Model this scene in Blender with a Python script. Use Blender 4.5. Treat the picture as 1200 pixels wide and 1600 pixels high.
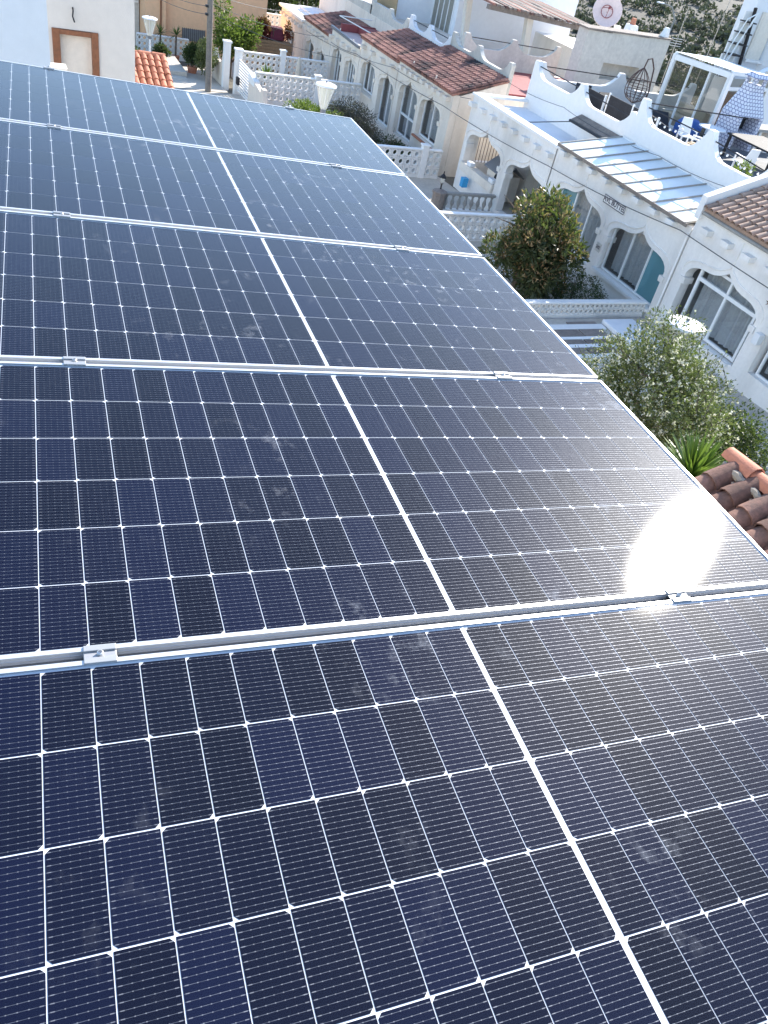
import bpy, bmesh, math, random
import numpy as np
from mathutils import Matrix, Vector, Euler
random.seed(7); RNG = np.random.default_rng(7)
R = math.radians
for o in list(bpy.data.objects): bpy.data.objects.remove(o)
SC = bpy.context.scene
COL = SC.collection

# ------------------------------------------------------------------ camera
# x runs across the street to the terraced row, y along the street, z up, metres; the phone is held at the origin
cd = bpy.data.cameras.new('camera'); cam = bpy.data.objects.new('camera', cd); COL.objects.link(cam)
cd.sensor_fit = 'VERTICAL'; cd.sensor_height = 36.0; cd.lens = 1234.15 * 36 / 1600
cd.clip_start = 0.05; cd.clip_end = 3000
WC = np.array([[0.910538, -0.106406, 0.399499], [-0.369651, -0.642286, 0.671437], [0.185147, -0.759043, -0.624158]])
cam.matrix_world = Matrix(((WC[0][0], -WC[0][1], -WC[0][2], 0), (WC[1][0], -WC[1][1], -WC[1][2], 0), (WC[2][0], -WC[2][1], -WC[2][2], 0), (0, 0, 0, 1)))
SC.camera = cam

# ------------------------------------------------------------------ sky, sun, exposure
SUN = Vector((0.7258, 0.4680, 0.5040)).normalized()
wld = bpy.data.worlds.new('World'); SC.world = wld; wld.use_nodes = True
wn = wld.node_tree.nodes; wl = wld.node_tree.links
sky = wn.new('ShaderNodeTexSky'); sky.sky_type = 'NISHITA'; sky.sun_disc = False
sky.sun_elevation = math.asin(SUN.z); sky.sun_rotation = math.atan2(SUN.x, SUN.y)
sky.altitude = 50; sky.air_density = 1.0; sky.dust_density = 0.25; sky.ozone_density = 1.6
bg = wn['Background']; bg.inputs['Strength'].default_value = 0.15
wl.new(sky.outputs[0], bg.inputs[0])
sd = bpy.data.lights.new('sun', 'SUN'); sd.energy = 4.2; sd.angle = R(0.53); sd.color = (1.0, 0.94, 0.85)
sun = bpy.data.objects.new('sun', sd); COL.objects.link(sun)
sun.rotation_euler = (-SUN).to_track_quat('-Z', 'Y').to_euler(); sun.location = (20, 15, 25)
SC.view_settings.view_transform = 'Standard'; SC.view_settings.look = 'None'
SC.view_settings.gamma = 1.0; SC.view_settings.use_curve_mapping = False
SC.view_settings.exposure = 1.5

# ------------------------------------------------------------------ materials
def nt(name):
    m = bpy.data.materials.new(name); m.use_nodes = True
    return m, m.node_tree.nodes, m.node_tree.links, m.node_tree.nodes['Principled BSDF']
def rgb(c): return (c[0], c[1], c[2], 1.0)
def mixrgb(n, l, fac, a, b, blend='MIX'):
    x = n.new('ShaderNodeMix'); x.data_type = 'RGBA'; x.blend_type = blend
    for s, v in ((0, fac), (6, a), (7, b)):
        if hasattr(v, 'is_output'): l.new(v, x.inputs[s])
        elif s == 0: x.inputs[0].default_value = v
        else: x.inputs[s].default_value = rgb(v)
    return x.outputs[2]
def math_(n, l, op, a, b=0.0, c=0.0):
    x = n.new('ShaderNodeMath'); x.operation = op
    for i, v in enumerate((a, b, c)):
        if hasattr(v, 'is_output'): l.new(v, x.inputs[i])
        else: x.inputs[i].default_value = v
    return x.outputs[0]
def ramp(n, l, src, lo, hi):
    x = n.new('ShaderNodeMapRange'); l.new(src, x.inputs[0]); x.inputs[1].default_value = lo; x.inputs[2].default_value = hi
    return x.outputs[0]
def noise(n, l, scale, detail=4, vec=None, rough=.6):
    x = n.new('ShaderNodeTexNoise'); x.inputs['Scale'].default_value = scale; x.inputs['Detail'].default_value = detail
    x.inputs['Roughness'].default_value = rough
    if vec: l.new(vec, x.inputs['Vector'])
    return x.outputs['Fac']
def geo_pos(n): return n.new('ShaderNodeNewGeometry').outputs['Position']
def surf(name, col, rough=.8, fine=20, coarse=.9, vary=.10, stain=None, stain_amt=.35, bump=.25, bump_scale=60, rnd=0.0, metal=0.0, spec=.4, streak=False):
    """plain surface: fine mottling, broad stains with a colour of their own, slight relief"""
    m, n, l, p = nt(name)
    pos = geo_pos(n)
    c = mixrgb(n, l, ramp(n, l, noise(n, l, fine, 5, pos), .3, .7), [x * (1 - vary) for x in col], [min(1, x * (1 + vary)) for x in col])
    if stain:
        v = pos
        if streak:
            mp = n.new('ShaderNodeMapping'); l.new(pos, mp.inputs[0]); mp.inputs['Scale'].default_value = (1, 1, .22); v = mp.outputs[0]
        f = math_(n, l, 'MULTIPLY', ramp(n, l, noise(n, l, coarse, 6, v, .65), .48, .72), stain_amt); f = math_(n, l, 'MINIMUM', f, 1.0)
        c = mixrgb(n, l, f, c, stain)
    if rnd:
        oi = n.new('ShaderNodeObjectInfo')
        hv = n.new('ShaderNodeHueSaturation'); l.new(c, hv.inputs['Color'])
        l.new(math_(n, l, 'MULTIPLY_ADD', oi.outputs['Random'], 2 * rnd, 1 - rnd), hv.inputs['Value']); c = hv.outputs[0]
    l.new(c, p.inputs['Base Color'])
    p.inputs['Roughness'].default_value = rough; p.inputs['Metallic'].default_value = metal
    p.inputs['Specular IOR Level'].default_value = spec
    if bump:
        b = n.new('ShaderNodeBump'); b.inputs['Strength'].default_value = bump; b.inputs['Distance'].default_value = .02
        l.new(noise(n, l, bump_scale, 5, pos), b.inputs['Height']); l.new(b.outputs[0], p.inputs['Normal'])
    return m
M = {}
M['white'] = surf('white_stucco', (.84, .80, .75), .85, 9, .45, .04, (.50, .47, .42), .55, .45, 45, streak=True)
M['white_clean'] = surf('white_paint', (.85, .82, .78), .6, 6, .5, .03, (.62, .62, .62), .25, .1, 40)
M['cream'] = surf('cream_stucco', (.80, .72, .62), .88, 8, .5, .05, (.46, .40, .33), .6, .45, 45, streak=True)
M['oldstucco'] = surf('weathered_stucco', (.60, .57, .51), .9, 7, .7, .10, (.33, .31, .28), .6, .5, 40, streak=True)
M['beige'] = surf('beige_render', (.72, .66, .59), .88, 3, .35, .05, (.58, .52, .46), .3, .3, 50, streak=True)
M['bluewhite'] = surf('pale_wall_paint', (.80, .80, .81), .85, 4, .4, .03, (.66, .68, .72), .3, .2, 50)
M['peach'] = surf('peach_paint', (.78, .66, .55), .85, 6, .6, .05, (.60, .48, .38), .35, .3, 50, streak=True)
M['orange'] = surf('orange_render', (.88, .52, .30), .88, 4, .5, .06, (.50, .30, .18), .35, .3, 40, streak=True)
M['terracotta'] = surf('terracotta_tile', (.235, .125, .095), .9, 22, 3.5, .25, (.07, .055, .05), .8, .7, 90, rnd=.25)
M['terracotta_old'] = surf('lichen_terracotta_tile', (.34, .165, .125), .88, 14, .75, .2, (.03, .028, .03), 1.35, .4, 60, rnd=.25)
M['terracotta_dusty'] = surf('dusty_terracotta_tile', (.40, .27, .20), .88, 12, 1.0, .15, (.20, .15, .12), .6, .4, 60, rnd=.2)
M['terracotta_red'] = surf('red_terracotta_tile', (.50, .20, .12), .8, 12, 2.0, .15, (.30, .12, .08), .5, .3, 60, rnd=.18)
M['mortar'] = surf('mortar', (.36, .31, .25), .9, 25, 3, .15, (.35, .30, .25), .5, .8, 50)
M['redpaint'] = surf('dark_red_roof_paint', (.28, .07, .07), .7, 5, .8, .12, (.12, .05, .05), .5, .2, 30)
M['pinkfloor'] = surf('pink_roof_screed', (.60, .45, .40), .85, 5, .7, .08, (.45, .32, .28), .4, .2, 30)
M['concrete'] = surf('concrete', (.34, .32, .29), .9, 12, .8, .12, (.20, .19, .17), .6, .4, 40)
M['pave'] = surf('paving', (.52, .47, .40), .9, 10, .7, .12, (.25, .22, .19), .5, .4, 40)
M['street'] = surf('street_concrete', (.27, .25, .225), .92, 30, .5, .15, (.19, .18, .165), .6, .6, 90)
M['earth'] = surf('dry_earth', (.22, .18, .13), .95, 3, .25, .25, (.10, .11, .06), .8, .8, 12)
M['hill'] = surf('haze_muted_hillside', (.115, .105, .085), .95, .5, .05, .22, (.085, .09, .07), .9, .8, 3)  # muted base colour stands in for haze over the far slope
M['brownwood'] = surf('brown_wood', (.26, .10, .045), .55, 14, 3, .2, (.14, .06, .03), .5, .3, 60)
M['weatherwood'] = surf('weathered_wood', (.24, .20, .17), .85, 12, 2, .22, (.12, .10, .09), .6, .5, 50)
M['fencewood'] = surf('planter_wood', (.33, .20, .11), .8, 16, 2, .2, (.2, .12, .07), .5, .3, 60)
M['slate'] = surf('grey_brown_slab', (.22, .18, .155), .9, 12, 2.2, .2, (.28, .25, .22), .5, .5, 40, rnd=.2)
M['darkmetal'] = surf('dark_iron', (.035, .033, .035), .5, 20, 4, .2, None, 0, .1, 40, metal=.5)
M['rattan'] = surf('brown_rattan', (.10, .06, .05), .7, 60, 4, .3, None, 0, .3, 90)
M['blackfabric'] = surf('black_fabric', (.018, .019, .024), .75, 40, 3, .25, (.05, .05, .06), .5, .3, 80)
M['bluefabric'] = surf('blue_cover', (.03, .10, .33), .6, 8, 2, .15, None, 0, .4, 8)
M['whiteplastic'] = surf('white_plastic', (.80, .80, .80), .4, 6, 2, .02, (.70, .69, .66), .2, 0, 10)
M['greyplastic'] = surf('grey_plastic', (.18, .19, .21), .5, 10, 2, .08, (.24, .24, .25), .5, .1, 30)
M['cushion'] = surf('cream_cushion', (.62, .55, .45), .8, 20, 2, .06, None, 0, .2, 60)
M['whiteframe'] = surf('white_aluminium', (.80, .80, .79), .4, 6, 2, .02, (.68, .67, .64), .3, 0, 10)
M['polywood'] = surf('utility_pole_wood', (.23, .20, .17), .9, 18, 2, .18, (.13, .11, .10), .6, .6, 30)
M['dishpink'] = surf('faded_dish', (.72, .58, .55), .6, 10, 2, .06, (.55, .42, .40), .4, .1, 40)
M['curtain'] = surf('curtain', (.46, .46, .47), .9, 10, 2, .08, None, 0, .3, 50)
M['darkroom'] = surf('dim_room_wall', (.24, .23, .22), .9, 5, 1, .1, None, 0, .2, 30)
M['cable'] = surf('cable', (.10, .10, .105), .6, 10, 2, .1, None, 0, 0, 10)
M['wrought'] = surf('brown_bar', (.10, .06, .045), .6, 10, 2, .1, None, 0, 0, 10)
M['deck'] = surf('dark_terrace_deck', (.10, .11, .125), .8, 6, 1.2, .15, (.19, .19, .19), .6, .2, 40)
M['tap_blue'] = surf('blue_box', (.05, .35, .65), .5, 10, 2, .1, None, 0, 0, 10)
M['pinkflower'] = surf('magenta_petal', (.45, .02, .16), .6, 10, 2, .2, None, 0, 0, 10)
M['awning'] = surf('plum_awning', (.13, .02, .035), .8, 10, 2, .2, None, 0, .2, 20)
M['greendoor'] = surf('grey_green_door', (.28, .33, .33), .6, 5, 1.5, .06, (.20, .24, .24), .4, .1, 30)
M['letters'] = surf('grey_letter_paint', (.14, .13, .14), .7, 10, 2, .1, None, 0, 0, 10)
M['basket'] = surf('straw', (.42, .31, .19), .85, 40, 3, .2, None, 0, .4, 80)

def bbqtile():
    m, n, l, p = nt('blue_white_mosaic')
    b = n.new('ShaderNodeTexBrick'); b.inputs['Scale'].default_value = 8; b.offset = .5
    b.inputs['Color1'].default_value = (.70, .70, .76, 1); b.inputs['Color2'].default_value = (.62, .63, .72, 1); b.inputs['Mortar'].default_value = (.17, .18, .30, 1)
    b.inputs['Mortar Size'].default_value = .09; b.inputs['Brick Width'].default_value = .9; b.inputs['Row Height'].default_value = .9
    sx = n.new('ShaderNodeSeparateXYZ'); l.new(geo_pos(n), sx.inputs[0]); cx = n.new('ShaderNodeCombineXYZ')
    l.new(math_(n, l, 'SUBTRACT', math_(n, l, 'MULTIPLY', sx.outputs[0], .8), math_(n, l, 'MULTIPLY', sx.outputs[1], .6)), cx.inputs[0]); l.new(sx.outputs[2], cx.inputs[1]); l.new(cx.outputs[0], b.inputs['Vector']); l.new(b.outputs['Color'], p.inputs['Base Color']); p.inputs['Roughness'].default_value = .35
    return m
M['bbqtile'] = bbqtile()

def schlick(n, l, ior):
    lw = n.new('ShaderNodeLayerWeight'); lw.inputs[0].default_value = .5
    f0 = ((ior - 1) / (ior + 1)) ** 2
    return math_(n, l, 'MULTIPLY_ADD', math_(n, l, 'POWER', lw.outputs['Facing'], 5.0), 1 - f0, f0)
def glass_mix(name, tint=(.82, .86, .86), rough=.02, film=0.0, filmcol=(.5, .5, .5), ior=1.5):
    """thin window pane: clear with a fresnel reflection and a little film of dust"""
    m, n, l, p = nt(name); n.remove(p); out = n['Material Output']
    tr = n.new('ShaderNodeBsdfTransparent'); tr.inputs[0].default_value = rgb(tint)
    gl = n.new('ShaderNodeBsdfGlossy'); gl.inputs['Roughness'].default_value = rough
    mx = n.new('ShaderNodeMixShader'); l.new(math_(n, l, 'MULTIPLY', schlick(n, l, ior), 1.6), mx.inputs[0]); l.new(tr.outputs[0], mx.inputs[1]); l.new(gl.outputs[0], mx.inputs[2])
    res = mx.outputs[0]
    if film:
        df = n.new('ShaderNodeBsdfDiffuse'); df.inputs[0].default_value = rgb(filmcol)
        m2 = n.new('ShaderNodeMixShader'); m2.inputs[0].default_value = film; l.new(res, m2.inputs[1]); l.new(df.outputs[0], m2.inputs[2]); res = m2.outputs[0]
    l.new(res, out.inputs[0]); return m
M['pane'] = glass_mix('window_glass', film=.06)
M['pane_blue'] = glass_mix('blue_tinted_glass', tint=(.35, .55, .62), film=.45, filmcol=(.22, .48, .55))
M['pane_smoke'] = glass_mix('conservatory_glass', tint=(.60, .58, .52), film=.08, filmcol=(.4, .37, .3))
def poly_mat():
    m, n, l, p = nt('milky_polycarbonate')
    pos = geo_pos(n)
    c = mixrgb(n, l, ramp(n, l, noise(n, l, 1.4, 5, pos), .35, .7), (.60, .67, .70), (.72, .77, .78))
    l.new(c, p.inputs['Base Color']); p.inputs['Roughness'].default_value = .28; p.inputs['Specular IOR Level'].default_value = .5
    return m
M['poly'] = poly_mat()
def lantern_mat():
    m, n, l, p = nt('lantern_acrylic')
    p.inputs['Base Color'].default_value = (.80, .77, .68, 1); p.inputs['Roughness'].default_value = .15
    p.inputs['Transmission Weight'].default_value = .35; p.inputs['Alpha'].default_value = .75
    return m
M['lantern'] = lantern_mat()

def leaf_mat(name, a, b, rough=.5, trans=.25):
    m, n, l, p = nt(name); out = n['Material Output']
    at = n.new('ShaderNodeAttribute'); at.attribute_name = 'tint'
    c = mixrgb(n, l, at.outputs['Fac'], a, b)
    l.new(c, p.inputs['Base Color']); p.inputs['Roughness'].default_value = rough; p.inputs['Specular IOR Level'].default_value = .35
    t = n.new('ShaderNodeBsdfTranslucent'); l.new(mixrgb(n, l, .5, c, (.20, .30, .04)), t.inputs[0])
    mx = n.new('ShaderNodeMixShader'); mx.inputs[0].default_value = trans
    l.new(p.outputs[0], mx.inputs[1]); l.new(t.outputs[0], mx.inputs[2]); l.new(mx.outputs[0], out.inputs[0])
    return m
M['leaf_loquat'] = leaf_mat('loquat_leaf', (.030, .042, .018), (.085, .095, .040), .45)
M['leaf_bronze'] = leaf_mat('bronze_bud', (.24, .12, .05), (.46, .33, .18), .7, .3)
M['leaf_bush'] = leaf_mat('small_bush_leaf', (.040, .062, .018), (.20, .215, .085), .5)
M['leaf_dark'] = leaf_mat('dark_leaf', (.016, .030, .014), (.055, .080, .028), .5)
M['leaf_green'] = leaf_mat('fresh_leaf', (.045, .085, .015), (.17, .22, .04), .5, .35)
M['leaf_scrub'] = leaf_mat('haze_muted_scrub_leaf', (.065, .068, .05), (.135, .13, .095), .85, .08)  # distance haze is put into these dulled leaf tones
M['leaf_grey'] = leaf_mat('dull_purple_leaf', (.06, .048, .045), (.135, .11, .09), .8, .2)
M['leaf_red'] = leaf_mat('red_creeper_leaf', (.10, .012, .015), (.25, .04, .04), .6, .3)
M['leaf_yucca'] = leaf_mat('yucca_blade', (.045, .10, .012), (.16, .24, .035), .4, .3)
M['leaf_palm'] = leaf_mat('palm_blade', (.02, .05, .015), (.08, .12, .03), .5, .2)
M['petal'] = leaf_mat('white_petal', (.70, .66, .55), (.85, .82, .70), .6, .3)
M['bark'] = surf('bark', (.13, .10, .075), .95, 20, 3, .25, (.07, .055, .04), .6, .9, 40)

# ------------------------------------------------------------------ mesh helpers
class MB:
    def __init__(s): s.v = []; s.f = []
    def add(s, vs, fs):
        b = len(s.v); s.v += [tuple(map(float, x)) for x in vs]; s.f += [tuple(i + b for i in f) for f in fs]; return s
    def box(s, x0, x1, y0, y1, z0, z1):
        return s.add([(x0, y0, z0), (x1, y0, z0), (x1, y1, z0), (x0, y1, z0), (x0, y0, z1), (x1, y0, z1), (x1, y1, z1), (x0, y1, z1)],
                     [(0, 3, 2, 1), (4, 5, 6, 7), (0, 1, 5, 4), (1, 2, 6, 5), (2, 3, 7, 6), (3, 0, 4, 7)])
    def hexa(s, bottom, top):
        return s.add(list(bottom) + list(top), [(3, 2, 1, 0), (4, 5, 6, 7), (0, 1, 5, 4), (1, 2, 6, 5), (2, 3, 7, 6), (3, 0, 4, 7)])
    def bar(s, a, b, w, h, up=(0, 0, 1)):
        a = Vector(a); b = Vector(b); d = (b - a).normalized(); u = Vector(up)
        sx = d.cross(u)
        if sx.length < 1e-4: sx = d.cross(Vector((1, 0, 0)))
        sx.normalize(); uu = sx.cross(d).normalized(); sx *= w / 2; uu *= h / 2
        return s.hexa([a - sx - uu, a + sx - uu, a + sx + uu, a - sx + uu], [b - sx - uu, b + sx - uu, b + sx + uu, b - sx + uu])
    def tube(s, pts, r, n=8, caps=True):
        pts = [Vector(p) for p in pts]; rs = r if isinstance(r, (list, tuple)) else [r] * len(pts)
        b = len(s.v); prev = None
        for i, p in enumerate(pts):
            d = (pts[min(i + 1, len(pts) - 1)] - pts[max(i - 1, 0)]).normalized()
            if prev is None:
                prev = d.orthogonal().normalized()
            prev = (prev - d * prev.dot(d)); prev = prev.normalized() if prev.length > 1e-6 else d.orthogonal().normalized()
            q = d.cross(prev)
            for k in range(n):
                a = 2 * math.pi * k / n; s.v.append(tuple(p + (prev * math.cos(a) + q * math.sin(a)) * rs[i]))
        for i in range(len(pts) - 1):
            for k in range(n):
                k2 = (k + 1) % n
                s.f.append((b + i * n + k, b + i * n + k2, b + (i + 1) * n + k2, b + (i + 1) * n + k))
        if caps:
            s.f.append(tuple(b + k for k in range(n))[::-1]); e = b + (len(pts) - 1) * n; s.f.append(tuple(e + k for k in range(n)))
        return s
    def lathe(s, prof, c=(0, 0, 0), n=16):
        b = len(s.v)
        for r, z in prof:
            for k in range(n):
                a = 2 * math.pi * k / n; s.v.append((c[0] + r * math.cos(a), c[1] + r * math.sin(a), c[2] + z))
        for i in range(len(prof) - 1):
            for k in range(n):
                k2 = (k + 1) % n; s.f.append((b + i * n + k, b + i * n + k2, b + (i + 1) * n + k2, b + (i + 1) * n + k))
        s.f.append(tuple(b + k for k in range(n))[::-1]); e = b + (len(prof) - 1) * n; s.f.append(tuple(e + k for k in range(n)))
        return s
    def strip(s, top, base, axis, c0, c1):
        """wall standing on 'base' whose top follows the polyline top [(t,z)...]; axis 'y': runs along y between x=c0..c1"""
        def P(t, z, c): return (c, t, z) if axis == 'y' else (t, c, z)
        for (t0, z0), (t1, z1) in zip(top, top[1:]):
            if abs(t1 - t0) < 1e-6: continue
            s.hexa([P(t0, base, c0), P(t1, base, c0), P(t1, base, c1), P(t0, base, c1)], [P(t0, z0, c0), P(t1, z1, c0), P(t1, z1, c1), P(t0, z0, c1)])
        return s
    def mesh(s, name='mesh', smooth=False):
        m = bpy.data.meshes.new(name); m.from_pydata(s.v, [], s.f)
        bm = bmesh.new(); bm.from_mesh(m); bmesh.ops.recalc_face_normals(bm, faces=bm.faces); bm.to_mesh(m); bm.free()
        if smooth: m.polygons.foreach_set('use_smooth', [True] * len(m.polygons)); m.set_sharp_from_angle(angle=R(38))
        m.update(); return m
    def build(s, name, mat, parent=None, smooth=False, bevel=0):
        me = s.mesh(name, smooth); me.materials.append(M[mat] if isinstance(mat, str) else mat)
        o = bpy.data.objects.new(name, me); COL.objects.link(o); adopt(o, parent)
        if bevel:
            b = o.modifiers.new('bevel', 'BEVEL'); b.width = bevel; b.segments = 2; b.limit_method = 'ANGLE'; b.angle_limit = R(50)
        return o
def world_of(p):
    return (world_of(p.parent) @ p.matrix_parent_inverse @ p.matrix_basis) if p.parent else p.matrix_basis.copy()
def adopt(o, parent):
    if parent is not None:
        o.parent = parent; o.matrix_parent_inverse = world_of(parent).inverted()
def tag(o, label, cat, group=None, kind=None):
    if label: o['label'] = label
    if cat: o['category'] = cat
    if group: o['group'] = group
    if kind: o['kind'] = kind
    return o
def thing(name, label, cat, loc, group=None):
    o = bpy.data.objects.new(name, None); COL.objects.link(o); o.location = loc; o.empty_display_size = .2
    return tag(o, label, cat, group)
def inst(name, me, parent, mat4):
    """a piece that shares its mesh with its look-alikes"""
    o = bpy.data.objects.new(name, me); COL.objects.link(o)
    if parent is not None: adopt(o, parent)
    o.matrix_basis = mat4
    return o
def structure(o): o['kind'] = 'structure'; return o

def leaves(name, pos, dirs, length, width, mat, parent=None, fold=.25, tint=None, jitter=.35):
    """one mesh of leaf-sized folded blades at the given points"""
    N = len(pos); pos = np.asarray(pos, float); d = np.asarray(dirs, float)
    d = d / np.linalg.norm(d, axis=1, keepdims=True)
    r = RNG.normal(size=(N, 3)); sd_ = np.cross(d, r); sd_ /= np.linalg.norm(sd_, axis=1, keepdims=True) + 1e-9
    up = np.cross(sd_, d)
    L = length * (1 + jitter * RNG.uniform(-1, 1, (N, 1))); Wd = width * (1 + jitter * RNG.uniform(-1, 1, (N, 1)))
    v = np.stack([pos, pos + d * L * .5 + sd_ * Wd * .5 + up * Wd * fold, pos + d * L - up * L * .08, pos + d * L * .5 - sd_ * Wd * .5 + up * Wd * fold], 1).reshape(-1, 3)
    i = np.arange(N) * 4
    tri = np.stack([i, i + 1, i + 2, i, i + 2, i + 3], 1).reshape(-1)
    me = bpy.data.meshes.new(name); me.vertices.add(4 * N); me.vertices.foreach_set('co', v.ravel())
    me.loops.add(6 * N); me.loops.foreach_set('vertex_index', tri)
    me.polygons.add(2 * N); me.polygons.foreach_set('loop_start', np.arange(2 * N) * 3); me.polygons.foreach_set('loop_total', np.full(2 * N, 3))
    me.update(calc_edges=True)
    a = me.attributes.new('tint', 'FLOAT', 'POINT')
    t = RNG.uniform(0, 1, N) if tint is None else tint
    a.data.foreach_set('value', np.repeat(t, 4))
    me.materials.append(M[mat]); o = bpy.data.objects.new(name, me); COL.objects.link(o); adopt(o, parent); return o
def blob_points(blobs, n, shell=.55):
    """points spread through a set of lumps (x,y,z,rx,ry,rz), denser near each lump's skin"""
    w = np.array([b[3] * b[4] * b[5] for b in blobs]); w = w ** .8 / (w ** .8).sum()
    out = []; nr = []
    for b, k in zip(blobs, (w * n).astype(int)):
        u = RNG.normal(size=(k, 3)); u /= np.linalg.norm(u, axis=1, keepdims=True)
        r = shell + (1 - shell) * RNG.uniform(0, 1, (k, 1)) ** .7
        r *= 1 + .22 * np.sin(u[:, :1] * 7 + b[0]) * np.cos(u[:, 1:2] * 6 + b[1])
        out.append(np.array(b[:3]) + u * r * np.array(b[3:6])); nr.append(u)
    return np.concatenate(out), np.concatenate(nr)
def lumps(c, r, n, spread=.75, size=(.35, .6)):
    out = []
    for _ in range(n):
        u = RNG.normal(size=3); u /= np.linalg.norm(u); k = RNG.uniform(.3, 1) * spread; s = RNG.uniform(*size)
        out.append((c[0] + u[0] * r[0] * k, c[1] + u[1] * r[1] * k, c[2] + u[2] * r[2] * k, r[0] * s, r[1] * s, r[2] * s))
    return out
def limbs(name, base, top, r0, n, spread, parent, mat='bark'):
    m = MB(); base = Vector(base); top = Vector(top)
    mid = base.lerp(top, .5) + Vector((random.uniform(-.1, .1), random.uniform(-.1, .1), 0))
    m.tube([base, mid, top], [r0, r0 * .75, r0 * .4], 7)
    for i in range(n):
        t = random.uniform(.3, .95); s = base.lerp(top, t); a = random.uniform(0, 6.283)
        e = s + Vector((math.cos(a) * spread, math.sin(a) * spread, random.uniform(.25, .8) * spread))
        m.tube([s, s.lerp(e, .5) + Vector((0, 0, .06)), e], [r0 * .4, r0 * .25, r0 * .08], 5)
    return m.build(name, mat, parent, True)

# ------------------------------------------------------------------ ground, street, hillside
def g(y): return -8.65 - .05 * max(-20., min(60., y))
def sstep(a, b, x): t = max(0., min(1., (x - a) / (b - a))); return t * t * (3 - 2 * t)
def gh(x, y):
    z = g(y); k = sstep(34, 80, max(x, y - 24))
    z = z + (-14.5 - z) * k
    r = math.hypot(x, y)
    z += max(0, r - 125) * .085 * k + .9 * math.sin(x * .045 + 1) * math.cos(y * .05) * k * min(1, r / 150)
    return z
def axis_pts(a, b): return a + b
XS = [-600, -400, -250, -150, -90, -50, -24] + list(range(-16, 97, 4)) + list(range(104, 300, 9)) + [330, 380, 440, 520, 620, 760, 950]
YS = [-600, -400, -250, -150, -90, -50] + list(range(-20, 101, 4)) + list(range(108, 300, 9)) + [330, 380, 440, 520, 620, 760, 950]
gm = MB(); nx = len(XS)
gm.v = [(x, y, gh(x, y)) for y in YS for x in XS]
gm.f = [(j * nx + i, j * nx + i + 1, (j + 1) * nx + i + 1, (j + 1) * nx + i) for j in range(len(YS) - 1) for i in range(nx - 1)]
go = gm.build('ground', 'hill', None, True); structure(go)
def sheet(name, mat, x0, x1, y0, y1, dz):
    m = MB(); m.add([(x0, y0, g(y0) + dz), (x1, y0, g(y0) + dz), (x1, y1, g(y1) + dz), (x0, y1, g(y1) + dz)], [(0, 1, 2, 3)])
    return structure(m.build(name, mat))
sheet('road', 'street', 4.6, 8.45, 4.7, 45.3, .012)
sheet('pavement', 'pave', 8.6, 13.0, 4.7, 45.3, .12)
sheet('forecourt', 'pave', 2.0, 13.0, -20, 4.6, .12)
sheet('court_paving', 'pave', 4.6, 11.6, 45.4, 51.5, .12)
k_ = MB(); k_.hexa([(8.45, 4.7, g(4.7) - .1), (8.6, 4.7, g(4.7) - .1), (8.6, 45.3, g(45.3) - .1), (8.45, 45.3, g(45.3) - .1)],
                   [(8.45, 4.7, g(4.7) + .125), (8.6, 4.7, g(4.7) + .125), (8.6, 45.3, g(45.3) + .125), (8.45, 45.3, g(45.3) + .125)])
structure(k_.build('kerb', 'concrete'))
m = MB()
for x0, x1, y0, y1 in ((7.3, 11.4, 5.0, 5.12), (7.3, 11.4, 10.1, 10.22), (7.3, 7.42, 5.12, 10.1), (11.28, 11.4, 5.12, 10.1)): m.box(x0, x1, y0, y1, g(10.2) - .2, g(5) + .28)
structure(m.build('bed_edging', 'concrete'))
sheet('planting_bed', 'earth', 7.42, 11.28, 5.12, 10.1, .2)
sheet('garden_ground', 'pave', 13.0, 18.0, 6, 58, .02)
m = MB()
for x0, x1, h in ((7.2, 9.9, .16), (7.4, 10.0, .34)):
    y0 = 47.6 if h < .2 else 48.4
    m.box(x0, x1, y0, 52, -11.4, g(48) + h)
structure(m.build('street_steps', 'pave'))

# ------------------------------------------------------------------ solar array on the roof
PA = Matrix(((.997494681, .0576060117, .0410598289), (-.0575263449, .998339113, -.00312012009), (-.0411713709, .000750281316, .999151818)))
PC = Vector((-.90157808, .01979622, 1.33626597))
PM = Matrix.Translation(-(PA @ PC)) @ PA.to_4x4()          # roof-plane coordinates (u, v, w) to the world
def pw(u, v, w): return PM @ Vector((u, v, w))
PITCH, PL, PWD = 1.1582, 2.278, 1.134

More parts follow.
